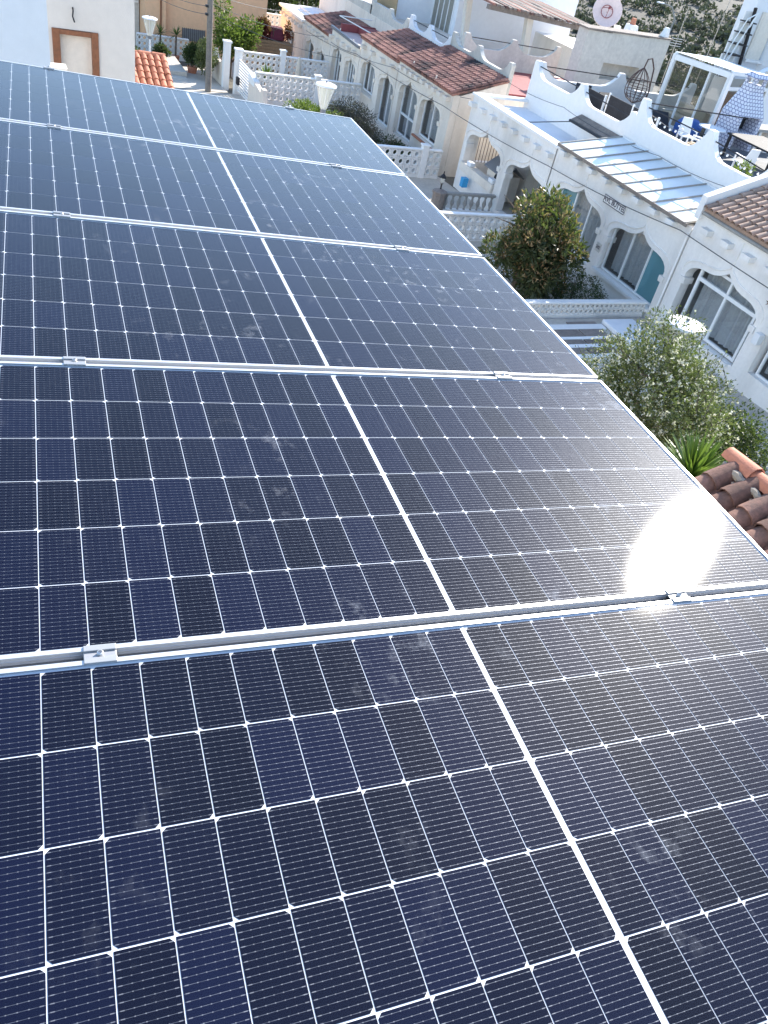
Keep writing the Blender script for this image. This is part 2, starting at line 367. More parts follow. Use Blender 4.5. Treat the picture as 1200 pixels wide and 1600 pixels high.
def cell_mat():
    m, n, l, p = nt('mono_cell')
    tc = n.new('ShaderNodeTexCoord'); sp = n.new('ShaderNodeSeparateXYZ'); l.new(tc.outputs['Object'], sp.inputs[0])
    y = math_(n, l, 'DIVIDE', sp.outputs[1], .1809 / 16)
    fy = math_(n, l, 'ABSOLUTE', math_(n, l, 'SUBTRACT', math_(n, l, 'FRACT', y), .5))         # 0 at the wire
    x = math_(n, l, 'DIVIDE', sp.outputs[0], .091 / 6)
    fx = math_(n, l, 'ABSOLUTE', math_(n, l, 'SUBTRACT', math_(n, l, 'FRACT', x), .5))
    edge = math_(n, l, 'ABSOLUTE', math_(n, l, 'SUBTRACT', sp.outputs[0], .0455))
    wire = math_(n, l, 'LESS_THAN', fy, .030)
    pad = math_(n, l, 'MULTIPLY', math_(n, l, 'LESS_THAN', fx, .07), math_(n, l, 'LESS_THAN', fy, .075))
    endp = math_(n, l, 'MULTIPLY', math_(n, l, 'MULTIPLY', math_(n, l, 'GREATER_THAN', edge, .0365), math_(n, l, 'LESS_THAN', edge, .0425)), math_(n, l, 'LESS_THAN', fy, .07))
    oi = n.new('ShaderNodeObjectInfo')
    base = mixrgb(n, l, oi.outputs['Random'], (.0026, .0034, .0100), (.0046, .0066, .0230))
    brk = ramp(n, l, noise(n, l, 55, 2, tc.outputs['Object']), .36, .66)
    c = mixrgb(n, l, math_(n, l, 'MULTIPLY', wire, math_(n, l, 'MULTIPLY_ADD', brk, .40, .26)), base, (.26, .27, .30))
    c = mixrgb(n, l, math_(n, l, 'MULTIPLY', math_(n, l, 'MAXIMUM', pad, endp), .26), c, (.46, .46, .48))
    l.new(c, p.inputs['Base Color']); p.inputs['Roughness'].default_value = .42; p.inputs['Specular IOR Level'].default_value = .02
    l.new(math_(n, l, 'MULTIPLY', wire, .5), p.inputs['Metallic'])
    return m
M['cell'] = cell_mat()
M['backsheet'] = surf('white_backsheet', (.74, .75, .77), .55, 12, 2, .02, None, 0, 0, 10)
def alu(name, col=.75, rough=.34):
    m, n, l, p = nt(name)
    p.inputs['Base Color'].default_value = (col, col, col * 1.01, 1); p.inputs['Metallic'].default_value = .55
    pos = geo_pos(n); mp = n.new('ShaderNodeMapping'); mp.inputs['Scale'].default_value = (3, 300, 300); l.new(pos, mp.inputs[0])
    l.new(math_(n, l, 'MULTIPLY_ADD', noise(n, l, 1.0, 3, mp.outputs[0]), .25, rough - .12), p.inputs['Roughness']); return m
M['alu'] = alu('anodised_frame', .60, .42)
M['alu_rail'] = alu('mill_rail', .20, .55)
M['alu_clamp'] = alu('clamp_aluminium', .36, .5)
def cover_mat():
    """low-iron cover glass: clear, finely textured so that it glints broadly, with hand smears"""
    m, n, l, p = nt('solar_cover_glass'); n.remove(p); out = n['Material Output']
    pos = geo_pos(n)
    tr = n.new('ShaderNodeBsdfTransparent'); tr.inputs[0].default_value = (.95, .96, .97, 1)
    gl = n.new('ShaderNodeBsdfGlossy'); gl.distribution = 'BECKMANN'; gl.inputs['Roughness'].default_value = GLASS_ROUGH
    bp = n.new('ShaderNodeBump'); bp.inputs['Strength'].default_value = .02; bp.inputs['Distance'].default_value = .001
    l.new(noise(n, l, 900, 1, pos), bp.inputs['Height']); l.new(bp.outputs[0], gl.inputs['Normal'])
    mx = n.new('ShaderNodeMixShader'); l.new(math_(n, l, 'MULTIPLY', schlick(n, l, 1.40), .74), mx.inputs[0]); l.new(tr.outputs[0], mx.inputs[1]); l.new(gl.outputs[0], mx.inputs[2])
    # smears: patches of wiped dust, thickest on the side where people leaned over
    sx = n.new('ShaderNodeSeparateXYZ'); l.new(pos, sx.inputs[0])
    big = math_(n, l, 'MULTIPLY', ramp(n, l, noise(n, l, 2.3, 2, pos), .53, .66), math_(n, l, 'MULTIPLY_ADD', ramp(n, l, sx.outputs[0], .2, 1.3), 1.1, .22))
    mp = n.new('ShaderNodeMapping'); mp.inputs['Rotation'].default_value = (0, 0, .7); mp.inputs['Scale'].default_value = (1, .75, 1); l.new(pos, mp.inputs[0])
    sm = ramp(n, l, noise(n, l, 21, 3, mp.outputs[0], .6), .56, .72)
    fine = ramp(n, l, noise(n, l, 140, 3, pos), .3, .7)
    f = math_(n, l, 'MULTIPLY', math_(n, l, 'MULTIPLY', big, sm), math_(n, l, 'MULTIPLY_ADD', fine, .16, .05))
    f = math_(n, l, 'ADD', f, math_(n, l, 'MULTIPLY', ramp(n, l, noise(n, l, 3, 4, pos), .3, .8), .004))
    df = n.new('ShaderNodeBsdfDiffuse'); df.inputs[0].default_value = (.62, .64, .68, 1)
    m2 = n.new('ShaderNodeMixShader'); l.new(f, m2.inputs[0]); l.new(mx.outputs[0], m2.inputs[1]); l.new(df.outputs[0], m2.inputs[2])
    l.new(m2.outputs[0], out.inputs[0]); return m
GLASS_ROUGH = .122
M['cover'] = cover_mat()

def cell_mesh(side):
    w, h, c = .0908, .1809, .0075
    if side < 0: P = [(c, 0), (w, 0), (w, h), (c, h), (0, h - c), (0, c)]
    else: P = [(0, 0), (w - c, 0), (w, c), (w, h - c), (w - c, h), (0, h)]
    n = len(P); b = MB(); b.add([(x, y, 0) for x, y in P] + [(x, y, -.0006) for x, y in P], [tuple(range(n))] + [(i, (i + 1) % n, n + (i + 1) % n, n + i) for i in range(n)])
    me = b.mesh('cell'); me.materials.append(M['cell']); return me
CELL = {-1: cell_mesh(-1), 1: cell_mesh(1)}
panel_words = ['at the end beside the pale building', 'second from the pale building', 'in the middle of the array',
               'carrying most of the sun glare', 'at the end away from the pale building']
for k in range(5):                                    # k = 0 far ... 4 near
    v0 = (4 - k) * PITCH - .015
    root = thing('solar_panel', 'silver framed half-cell solar panel ' + panel_words[k], 'solar panel', (0, 0, 0), 'solar panels in one row on the roof')
    root.matrix_basis = PM @ Matrix.Translation((0, v0, -.033))
    T = PM @ Matrix.Translation((0, v0, 0))
    def pb(name, mat, *boxes, bevel=0):
        b = MB()
        for x in boxes: b.box(*x)
        b.v = [tuple(T @ Vector(q)) for q in b.v]; return b.build(name, mat, root, bevel=bevel)
    hl = PL / 2
    pb('backsheet', 'backsheet', (-hl + .002, hl - .002, .002, PWD - .002, -.0035, -.0008))
    for s in (0, 1):                                  # long frame bars: a web with a lip over the glass
        a = (0, .0022) if s == 0 else (PWD - .0022, PWD)
        lp = (0, .011) if s == 0 else (PWD - .011, PWD)
        ft = (.0022, .028) if s == 0 else (PWD - .028, PWD - .0022)
        pb('frame_bar', 'alu', (-hl, hl, a[0], a[1], -.033, .0032), (-hl, hl, lp[0], lp[1], .0032, .0048), (-hl + .003, hl - .003, ft[0], ft[1], -.033, -.0312), *[(-hl, hl, -.0016 if s == 0 else PWD + .0001, -.0001 if s == 0 else PWD + .0016, zz, zz + .0022) for zz in (-.008, -.0155, -.023)])
    for s in (-1, 1):
        e = s * hl; i0, i1 = sorted((e, e - s * .0022)); l0, l1 = sorted((e, e - s * .011))
        pb('frame_bar', 'alu', (i0, i1, .0023, PWD - .0023, -.033, .0030), (l0, l1, .0111, PWD - .0111, .0030, .0046))
    for r_ in range(6):
        side = -1 if r_ % 2 else 1
        for c_ in range(24):
            u0 = (.0065 + (c_ - 12) * .0931 + .0006) if c_ >= 12 else (-.0065 - (12 - c_) * .0931 + .0015)
            inst('cell', CELL[side], root, T @ Matrix.Translation((u0, .0165 + r_ * .184, 0)))
    # interconnect ribbon along the centre gap, with its small connector pads
    rb = MB()
    rb.box(-.0028, .0028, .016, PWD - .016, -.0007, -.0002)
    rb.v = [tuple(T @ Vector(q)) for q in rb.v]; rb.build('ribbon', 'alu', root)
    cg = MB(); cg.add([T @ Vector(q) for q in ((-hl + .003, .003, .0026), (hl - .003, .003, .0026), (hl - .003, PWD - .003, .0026), (-hl + .003, PWD - .003, .0026))], [(0, 1, 2, 3)])
    cg.build('cover_glass', 'cover', root)

# rails under the seams and the clamps that hold the panels
seam = [PITCH * i - .015 - .0121 for i in range(6)]
names = ['along the array end away from the pale building', 'below the glare panel', 'between glare panel and middle panel', 'between middle panel and second panel', 'between first and second panel', 'along the edge beside the pale building']
for i, v in enumerate(seam):
    b = MB()
    if i == 5: v -= .028; zt = -.035
    elif i == 0: v += .028; zt = -.035
    else: zt = -.016
    w2 = .0105 if 0 < i < 5 else .02
    b.box(-1.145, 1.145, v - w2, v + w2, -.075, zt - .004)
    for dv in (-.75, 0, .75): b.box(-1.145, 1.145, v + dv * w2 - .0028, v + dv * w2 + .0028, zt - .004, zt)
    b.v = [tuple(PM @ Vector(q)) for q in b.v]
    tag(b.build('mounting_rail', 'alu_rail'), 'grooved aluminium mounting rail ' + names[i], 'rail', 'mounting rails of the array')
for i, v in enumerate(seam):
    if i == 0: continue
    for u, wd in ((-.825, 'left'), (.69, 'right')):
        end = i == 5
        root = thing('panel_clamp', 'street-side clamp ' * (u > 0) + 'house-side clamp ' * (u < 0) + names[i], 'clamp', (0, 0, 0), 'clamps along the panel seams')
        root.matrix_basis = PM @ Matrix.Translation((u, v, .005))
        b = MB()
        if end: b.box(u - .03, u + .03, v - .024, v + .008, .0052, .0085); b.box(u - .03, u + .03, v + .0, v + .008, -.033, .0051)
        else:
            b.box(u - .032, u + .032, v - .0235, v - .0085, .0052, .0085); b.box(u - .032, u + .032, v + .0085, v + .0235, .0052, .0085)
            b.box(u - .032, u + .032, v - .0085, v + .0085, .0005, .0042)
            for s in (-1, 1): b.box(u - .032, u + .032, v + s * .0105 - .002, v + s * .0105 + .002, -.014, .0051)
        b.v = [tuple(PM @ Vector(q)) for q in b.v]; b.build('clamp_plate', 'alu_clamp', root, bevel=.0012)
        b = MB(); b.lathe([(.0065, 0), (.0065, .007), (.0045, .0085), (.0045, .004)], (u, v, .0045 if not end else .0088), 10)
        b.v = [tuple(PM @ Vector(q)) for q in b.v]; b.build('bolt', 'alu', root, True)

# the house that carries the array (a flat roof slab just inside the panels' outline)
h0 = thing('own_house', 'white rendered house under the solar panels', 'house', (0, 2, g(2)))
b = MB(); b.box(-3.2, 1.05, -5.5, 5.55, -.42, -.095); b.v = [tuple(PM @ Vector(q)) for q in b.v]; b.build('roof', 'concrete', h0)
b = MB(); b.box(-2.2, 1.75, -5.3, 5.35, g(2) - .5, -2.0); b.build('wall', 'white', h0)
for i in range(1, 5):
    pass
# small lean-to whose terracotta ridge shows past the array's street edge
def barrel(L=.42, rad=.095, taper=.82, n=5, th=.014):
    b = MB(); rows = []
    for e, (x, sc) in enumerate(((0, 1), (L, taper))):
        for rr in (rad * sc, (rad - th) * sc):
            for k in range(n + 1):
                a = math.pi * k / n; b.v.append((x, rr * math.cos(a), rr * math.sin(a)))
    q = n + 1
    for k in range(n):
        b.f.append((k, k + 1, 2 * q + k + 1, 2 * q + k)); b.f.append((q + k + 1, q + k, 3 * q + k, 3 * q + k + 1)); b.f.append((k + 1, k, q + k, q + k + 1))
    return b
TILE = {}
def tile_me(mat, L, rad):
    key = (mat, round(L, 2), round(rad, 3))
    if key not in TILE:
        me = barrel(L, rad).mesh('tile', True); me.materials.append(M[mat]); TILE[key] = me
    return TILE[key]
def tile_field(parent, o, along, across, n_cols, n_rows, pitch, course, mat, rad=None):
    """cover tiles: o = lower corner at the eave, along = unit vector up the slope, across = unit vector along the eave"""
    rad = rad or pitch * .46; me = tile_me(mat, course * 1.18, rad)
    al = Vector(along).normalized(); ac = Vector(across).normalized(); nn = al.cross(ac)
    if nn.z < 0: nn = -nn
    ac2 = nn.cross(al)
    rot = Matrix((al, ac2, nn)).transposed().to_4x4()
    for r_ in range(n_rows):
        for c_ in range(n_cols):
            p = Vector(o) + al * (r_ * course - .02) + ac * ((c_ + .5) * pitch + random.uniform(-.008, .008)) + nn * (.012 * (1 + random.uniform(-.3, .5)))
            tilt = Matrix.Rotation(R(2.2 + random.uniform(-.8, .8)), 4, 'Y') @ Matrix.Rotation(R(random.uniform(-1.5, 1.5)), 4, 'Z')
            inst('tile', me, parent, Matrix.Translation(p) @ rot @ tilt)
# ------------------------------------------------------------------ small terracotta lean-to beside our house
lt = thing('lean_to', 'lean-to with brown barrel tiles and orange ridge caps below the panels', 'outbuilding', (6.0, 2.6, g(3)))
b = MB(); b.hexa([(4.4, -2, -5.25), (6.62, -2, -4.16), (6.62, 4.5, -4.16), (4.4, 4.5, -5.25)], [(4.4, -2, -5.14), (6.62, -2, -4.05), (6.62, 4.5, -4.05), (4.4, 4.5, -5.14)])
b.build('roof', 'terracotta', lt)
b = MB(); b.box(4.6, 6.62, -1.9, 4.35, g(4.4) - .3, -5.27); b.box(6.45, 6.75, -1.9, 4.35, -5.27, -4.12); b.build('wall', 'cream', lt)
al = Vector((2.22, 0, 1.09)).normalized()
tile_field(lt, (4.45, -1.95, -5.12), al, (0, 1, 0), 24, 7, .27, .345, 'terracotta', .125)
me = tile_me('terracotta_red', .42, .115)
for i in range(17):
    inst('ridge_tile', me, lt, Matrix.Translation((6.64 + random.uniform(-.01, .01), 4.56 - .37 * (i + 1), -4.02)) @ Matrix.Rotation(R(90 + random.uniform(-2, 2)), 4, 'Z') @ Matrix.Rotation(R(2.5), 4, 'Y'))
b = MB(); b.tube([(6.50 + random.uniform(-.025, .015), 4.5 - i * .055, -4.06 + random.uniform(-.012, .012)) for i in range(116)], [random.uniform(.03, .05) for i in range(116)], 7)
b.build('mortar_bed', 'mortar', lt)

# ------------------------------------------------------------------ the terraced row across the street
XF = 18.0
def arch_top(yc, hw, tip, s=1.0):
    """outline of an ogee horseshoe arch from the +y spring to the -y spring, as (y, z)"""
    H = [(1.0, -.80), (1.0, -.64), (.955, -.52), (.87, -.42), (.75, -.35), (.6, -.315), (.45, -.30), (.32, -.265), (.2, -.20), (.1, -.115), (.035, -.04), (0, 0)]
    pts = [(yc + hw * a, tip + z * s) for a, z in H]
    return pts + [(2 * yc - y, z) for y, z in pts[-2::-1]]
def facade(parent, y0, y1, zb, zt, ops, mat, th=.32, x0=XF):
    b = MB(); b2 = []
    ops = sorted(ops, key=lambda o: -o['yc']); cur = y1
    def q(ya, yb, za0, za1, zb0, zb1):   # solid between two verticals
        b.hexa([(x0, ya, za0), (x0, yb, zb0), (x0 + th, yb, zb0), (x0 + th, ya, za0)], [(x0, ya, za1), (x0, yb, zb1), (x0 + th, yb, zb1), (x0 + th, ya, za1)])
    for o in ops:
        pts = arch_top(o['yc'], o['hw'], o['tip'], o.get('s', 1)); o['pts'] = pts
        q(cur, pts[0][0], zb, zt, zb, zt)
        for (ya, za), (yb, zb_) in zip(pts, pts[1:]):
            if abs(ya - yb) > 1e-6: q(ya, yb, za, zt, zb_, zt)
        if o['base'] > zb + .02: q(pts[0][0], pts[-1][0], zb, o['base'], zb, o['base'])
        cur = pts[-1][0]
    q(cur, y0, zb, zt, zb, zt)
    bmx = b.build('wall', mat, parent)
    for o in ops:
        pts = o['pts']; yc, hw, tip = o['yc'], o['hw'], o['tip']
        # raised moulding that follows the arch and runs up to a finial line
        sc_ = 1 + .17 / hw
        mp = [(x0 - .004, yc + (y - yc) * sc_, z + .16) for y, z in pts]
        n2 = len(mp) // 2
        t = MB(); t.tube(mp[:n2] + [(x0 - .004, yc + .01, tip + .22), (x0 - .004, yc, tip + .45), (x0 - .004, yc, tip + .85)], .032, 6)
        t.tube(mp[n2 + 1:][::-1] + [(x0 - .004, yc - .01, tip + .22)], .032, 6); t.build('moulding', mat, parent, True)
        for s_ in (1, -1):
            t = MB(); ye = yc + s_ * hw; a0, a1 = sorted((ye - s_ * .10, ye + s_ * .12)); zs = pts[0][1]
            t.box(x0 - .045, x0 + th - .004, a0, a1, zs - .10, zs + .02); t.box(x0 - .03, x0 + th - .006, a0 + .03 * s_ * 0, a1, zs - .16, zs - .102)
            t.build('impost', mat, parent)
    return bmx
def corbels(parent, ys, z, mat, x0=XF):
    cm = MB(); cm.add([(-.24, -.17, -.07), (0, -.17, -.07), (0, .17, -.07), (-.24, .17, -.07), (-.24, -.17, .08), (0, -.17, .08), (0, .17, .08), (-.24, .17, .08)],
                      [(0, 3, 2, 1), (4, 5, 6, 7), (0, 1, 5, 4), (1, 2, 6, 5), (2, 3, 7, 6), (3, 0, 4, 7)])
    me = cm.mesh('corbel'); me.materials.append(M[mat])
    for y in ys: inst('corbel', me, parent, Matrix.Translation((x0, y, z)))
def curtain(parent, y0, y1, z0, z1, x, amp=.05):
    b = MB(); n = max(8, int((y1 - y0) / .06)); vs = []
    for i in range(n + 1):
        y = y0 + (y1 - y0) * i / n; xx = x + amp * math.sin(i * 1.9) + .02 * math.sin(i * .7)
        vs += [(xx, y, z0), (xx, y, z1)]
    b.add(vs, [(2 * i, 2 * i + 2, 2 * i + 3, 2 * i + 1) for i in range(n)]); return b.build('curtain', 'curtain', parent, True)
def window(parent, y0, y1, z0, z1, lights, x=XF + .20, name='window', glass='pane', transom=None, cur=True, curspan=(0, 1), fr=.06):
    """white aluminium frame (a part) with one pane per light (sub-parts)"""
    b = MB()
    b.box(x - .04, x + .04, y0, y0 + fr, z0, z1); b.box(x - .04, x + .04, y1 - fr, y1, z0, z1)
    b.box(x - .037, x + .037, y0 + fr, y1 - fr, z0, z0 + fr); b.box(x - .037, x + .037, y0 + fr, y1 - fr, z1 - fr, z1)
    edges = [y0 + fr / 2 + (y1 - y0 - fr) * i / lights for i in range(lights + 1)]
    for e in edges[1:-1]: b.box(x - .034, x + .034, e - fr * .45, e + fr * .45, z0 + fr, z1 - fr)
    if transom: b.box(x - .045, x + .045, y0 + fr, y1 - fr, transom - fr * .6, transom + fr * .6)
    w = b.build(name, 'whiteframe', parent)
    for i, (a, c) in enumerate(zip(edges, edges[1:])):
        pbm = MB(); pbm.add([(x + .01, a, z0 + .03), (x + .01, c, z0 + .03), (x + .01, c, z1 - .03), (x + .01, a, z1 - .03)], [(0, 1, 2, 3)])
        pbm.build('pane', glass if isinstance(glass, str) else glass[i], w)
    if cur: curtain(parent, y0 + (y1 - y0) * curspan[0], y0 + (y1 - y0) * curspan[1], z0 + .05, z1 - .05, x + .30)
    return w
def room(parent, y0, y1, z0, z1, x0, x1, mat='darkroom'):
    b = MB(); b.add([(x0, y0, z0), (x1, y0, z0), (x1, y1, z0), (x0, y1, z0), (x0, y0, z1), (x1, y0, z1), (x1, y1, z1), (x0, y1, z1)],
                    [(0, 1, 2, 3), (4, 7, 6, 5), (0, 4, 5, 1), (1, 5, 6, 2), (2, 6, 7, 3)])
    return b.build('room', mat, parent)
def scallop(peaks, zp, zv, run=.85, pk=.16):
    """top line of a parapet that sweeps down from each pier: peaks = positions, ascending"""
    out = []
    for i, p in enumerate(peaks):
        h = zp[i] if isinstance(zp, (list, tuple)) else zp
        if i > 0:
            for t in (0, .25, .5, .7, .85, .95, 1): out.append((p - pk - run * (1 - t), zv[i - 1] + (h - .12 - zv[i - 1]) * t ** 2.6))
        out += [(p - pk, h - .1), (p - pk + .04, h), (p + pk - .04, h), (p + pk, h - .1)]
        if i < len(peaks) - 1:
            for t in (1, .95, .85, .7, .5, .25, 0): out.append((p + pk + run * (1 - t), zv[i] + (h - .12 - zv[i]) * t ** 2.6))
    o2 = [out[0]]
    for p in out[1:]:
        if p[0] > o2[-1][0] + 1e-4: o2.append(p)
    return o2
def handrail(parent, a, b_, r=.022, mat='darkmetal', name='handrail'):
    return MB().tube([a, b_], r, 6).build(name, mat, parent)

# ---- near house with the dusty tile roof
ZC = -9.0
hc = thing('terraced_house', 'white house with dusty brown tile roof and wide aluminium arch window', 'house', (XF, 13, ZC), 'white terraced houses across the street')
opsC = [dict(yc=15.25, hw=1.48, tip=-6.81, base=-8.85), dict(yc=11.75, hw=1.48, tip=-6.62, base=-8.7)]
facade(hc, 6.0, 17.16, ZC - .4, -5.74, opsC, 'white')
corbels(hc, [16.55 - .86 * i for i in range(11)], -6.18, 'white')
b = MB(); b.box(20.3, 28, 6, 17.16, ZC - .4, -4.95); b.box(18.33, 20.3, 6, 6.3, ZC - .4, -5.74); b.box(18.33, 20.3, 16.9, 17.155, ZC - .4, -5.74); b.build('body', 'white', hc)
b = MB(); b.hexa([(17.93, 6, -5.76), (21.6, 6, -4.44), (21.6, 16.98, -4.44), (17.93, 16.98, -5.76)], [(17.93, 6, -5.66), (21.6, 6, -4.34), (21.6, 16.98, -4.34), (17.93, 16.98, -5.66)])
b.build('roof', 'terracotta_dusty', hc)
tile_field(hc, (17.86, 11.6, -5.66), (3.67, 0, 1.32), (0, 1, 0), 24, 10, .224, .375, 'terracotta_dusty')
b = MB(); b.hexa([(17.86, 16.99, -6.0), (21.8, 16.99, -4.6), (21.8, 17.2, -4.6), (17.86, 17.2, -6.0)], [(17.86, 16.99, -5.38), (21.8, 16.99, -3.96), (21.8, 17.2, -3.96), (17.86, 17.2, -5.38)])
b.build('gable_parapet', 'white_clean', hc)
MB().tube([(17.9, 6, -5.80), (17.9, 16.95, -5.80)], .05, 8).build('gutter', 'concrete', hc, True)
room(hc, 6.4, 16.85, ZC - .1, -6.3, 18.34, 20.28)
w = window(hc, 13.9, 16.35, -8.80, -6.95, 2, x=18.16, transom=-7.42, cur=True, fr=.085)
window(hc, 10.3, 13.1, -8.7, -7.0, 2, x=18.2, cur=True)
MB().tube([(17.96, 17.22, -6.5), (17.95, 17.2, -8.9)], .035, 8).build('downpipe', 'white_clean', hc, True)
MB().box(17.9, 18.5, 13.9, 16.6, -8.95, -8.852).build('sill', 'white', hc)
b = MB(); b.box(17.78, 17.99, 13.25, 13.45, -7.9, -7.6); b.build('wall_lamp', 'whiteplastic', hc, bevel=.02)

# ---- middle house: four arches, sunken porch roof, glazed lean-over and roof terrace
ZB = -9.75
hb = thing('terraced_house', 'bright white house with four ogee arches, glazed porch roof and roof terrace', 'house', (XF, 24, ZB), 'white terraced houses across the street')
opsB = [dict(yc=29.38, hw=1.45, tip=-7.47, base=-9.30), dict(yc=25.97, hw=1.42, tip=-7.52, base=-9.74), dict(yc=22.45, hw=1.42, tip=-7.13, base=-9.20), dict(yc=19.02, hw=1.48, tip=-7.17, base=-9.02)]
facade(hb, 17.2, 24.6, ZB - .4, -6.34, opsB[2:], 'white')
facade(hb, 24.6, 31.13, ZB - .4, -6.50, opsB[:2], 'white')
b = MB(); b.box(17.93, 18.38, 24.3, 31.2, -6.50, -6.40); b.build('coping', 'white_clean', hb, bevel=.02)
b = MB(); b.box(18.38, 20.5, 30.9, 31.2, -6.50, -6.40); b.build('coping', 'white_clean', hb, bevel=.02)
corbels(hb, [30.87 - .86 * i for i in range(8)], -6.80, 'white'); corbels(hb, [23.96 - .86 * i for i in range(8)], -6.47, 'white')
b = MB(); b.box(18.33, 20.48, 17.2, 31.0, -6.86, -6.72); b.build('porch_roof', 'bluewhite', hb)
# end wall of the porch with a barred opening towards the neighbour
b = MB()
b.box(18.325, 18.55, 30.85, 31.125, ZB - .4, -6.86); b.box(19.9, 20.48, 30.85, 31.125, ZB - .4, -6.86); b.box(18.55, 19.9, 30.85, 31.125, ZB - .4, -9.0); b.box(18.55, 19.9, 30.85, 31.125, -7.35, -6.86)
b.build('end_wall', 'white', hb)
for i in range(9): MB().tube([(18.6 + i * .155, 30.82, -9.0), (18.6 + i * .155, 30.82, -7.35)], .014, 6).build('window_bar', 'wrought', hb)
b = MB(); b.box(20.5, 29.5, 24.62, 31.1, ZB - .4, -6.30); b.box(20.5, 29.5, 17.2, 24.6, ZB - .4, -5.95); b.build('body', 'white', hb)
b = MB(); b.box(18.33, 20.46, 24.5, 24.62, ZB - .4, -6.87); b.build('cross_wall', 'white', hb)
b = MB(); b.box(18.06, 20.47, 17.3, 30.84, ZB - .38, ZB); b.build('porch_floor', 'pave', hb)
# back wall of the porch as seen through the first two arches
b = MB(); b.box(19.7, 20.48, 28.35, 30.84, ZB, -6.87); b.box(19.7, 20.48, 24.63, 26.0, ZB, -6.87); b.box(19.72, 20.48, 26.0, 28.35, -7.55, -6.87); b.build('back_wall', 'white', hb)
b = MB(); b.add([(19.9, 27.5, ZB), (19.2, 26.75, ZB), (19.2, 26.75, -7.6), (19.9, 27.5, -7.6), (19.94, 27.46, ZB), (19.24, 26.71, ZB), (19.24, 26.71, -7.6), (19.94, 27.46, -7.6)], [(0, 1, 2, 3), (5, 4, 7, 6), (0, 3, 7, 4), (1, 5, 6, 2), (3, 2, 6, 7), (0, 4, 5, 1)])
dr = b.build('door', 'greendoor', hb)
MB().lathe([(.02, -.03), (.035, 0), (.02, .03)], (19.28, 26.8, -8.7), 8).build('door_handle', 'alu', dr)
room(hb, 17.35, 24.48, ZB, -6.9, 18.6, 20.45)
window(hb, 21.05, 23.85, -9.2, -7.15, 3, x=18.2, glass=['pane', 'pane', 'pane_blue'])
window(hb, 17.55, 20.45, -9.0, -7.25, 3, x=18.17, glass=['pane_blue', 'pane', 'pane'], curspan=(.33, .95))
MB().box(17.86, 18.4, 17.5, 20.6, -9.12, -9.023).build('sill', 'white_clean', hb)
# balustrade under the first arch
b = MB(); b.box(17.9, 18.28, 27.98, 30.8, -9.30, -8.98); b.build('ledge', 'cream', hb)
BAL = MB().lathe([(.05, 0), (.06, .02), (.035, .06), (.035, .10), (.085, .22), (.09, .30), (.05, .42), (.04, .5), (.065, .54), (.065, .58)], (0, 0, 0), 8).mesh('baluster', True); BAL.materials.append(M['concrete'])
# plaque with the house name, and the number tile
pl = MB().box(17.965, 17.995, 20.10, 21.28, -7.12, -6.84).build('name_plaque', 'white_clean', hb)
fb = MB()
for y0, y1, z0, z1 in ((20.10, 21.28, -6.875, -6.848), (20.10, 21.28, -7.112, -7.085), (20.10, 20.127, -7.085, -6.875), (21.253, 21.28, -7.085, -6.875)): fb.box(17.958, 17.966, y0 + .004, y1 - .004, z0, z1)
fb.build('plaque_border', 'letters', pl)
def text(parent, s, y, z, size, x):
    cu = bpy.data.curves.new('lettering', 'FONT'); cu.body = s; cu.size = size; cu.align_x = 'CENTER'; cu.align_y = 'CENTER'; cu.extrude = .003; cu.offset = .006
    o = bpy.data.objects.new('lettering', cu); COL.objects.link(o)
    me = bpy.data.meshes.new_from_object(o); bpy.data.objects.remove(o); me.materials.append(M['letters'])
    # text faces -x: reading direction runs towards -y
    inst('lettering', me, parent, Matrix.Translation((x, y, z)) @ Matrix(((0, 0, -1, 0), (-1, 0, 0, 0), (0, 1, 0, 0), (0, 0, 0, 1))))
text(pl, 'AVL BUTTEL', 20.69, -6.98, .215, 17.961)
nb = MB().box(17.97, 17.996, 20.62, 20.86, -8.56, -8.28).build('number_tile', 'oldstucco', hb)
text(nb, '242', 20.74, -8.42, .14, 17.967)
# glazed lean-over: strips of milky sheet between white bars
gr = thing('glazed_roof', 'lean-over roof of milky glazing strips in grey bars above the white porch', 'glazed roof', (18, 21, -6.3))
def gz(x): return -6.27 + (x - 17.85) * (.42 / 2.62)
for i in range(9):
    ya = 24.35 - i * .775; yb = ya - .735
    b = MB(); b.hexa([(17.87, yb, gz(17.87) - .008), (20.46, yb, gz(20.46) - .008), (20.46, ya, gz(20.46) - .008), (17.87, ya, gz(17.87) - .008)], [(17.87, yb, gz(17.87)), (20.46, yb, gz(20.46)), (20.46, ya, gz(20.46)), (17.87, ya, gz(17.87))])
    b.build('pane', 'poly', gr)
for i in range(10):
    y = 24.37 - i * .775; b = MB(); b.bar((17.85, y, gz(17.85) + .012), (20.47, y, gz(20.47) + .012), .05, .05); b.build('glazing_bar', 'concrete', gr)
b = MB(); b.bar((17.84, 17.3, gz(17.84) - .03), (17.84, 24.42, gz(17.84) - .03), .05, .1); b.build('eaves_bar', 'weatherwood', gr)
b = MB(); b.bar((19.25, 17.3, gz(19.25) - .05), (19.25, 24.4, gz(19.25) - .05), .05, .06); b.build('purlin', 'alu_rail', gr)
b = MB(); b.bar((20.44, 17.3, gz(20.44) + .015), (20.44, 24.4, gz(20.44) + .015), .05, .06); b.build('ridge_bar', 'whiteframe', gr)
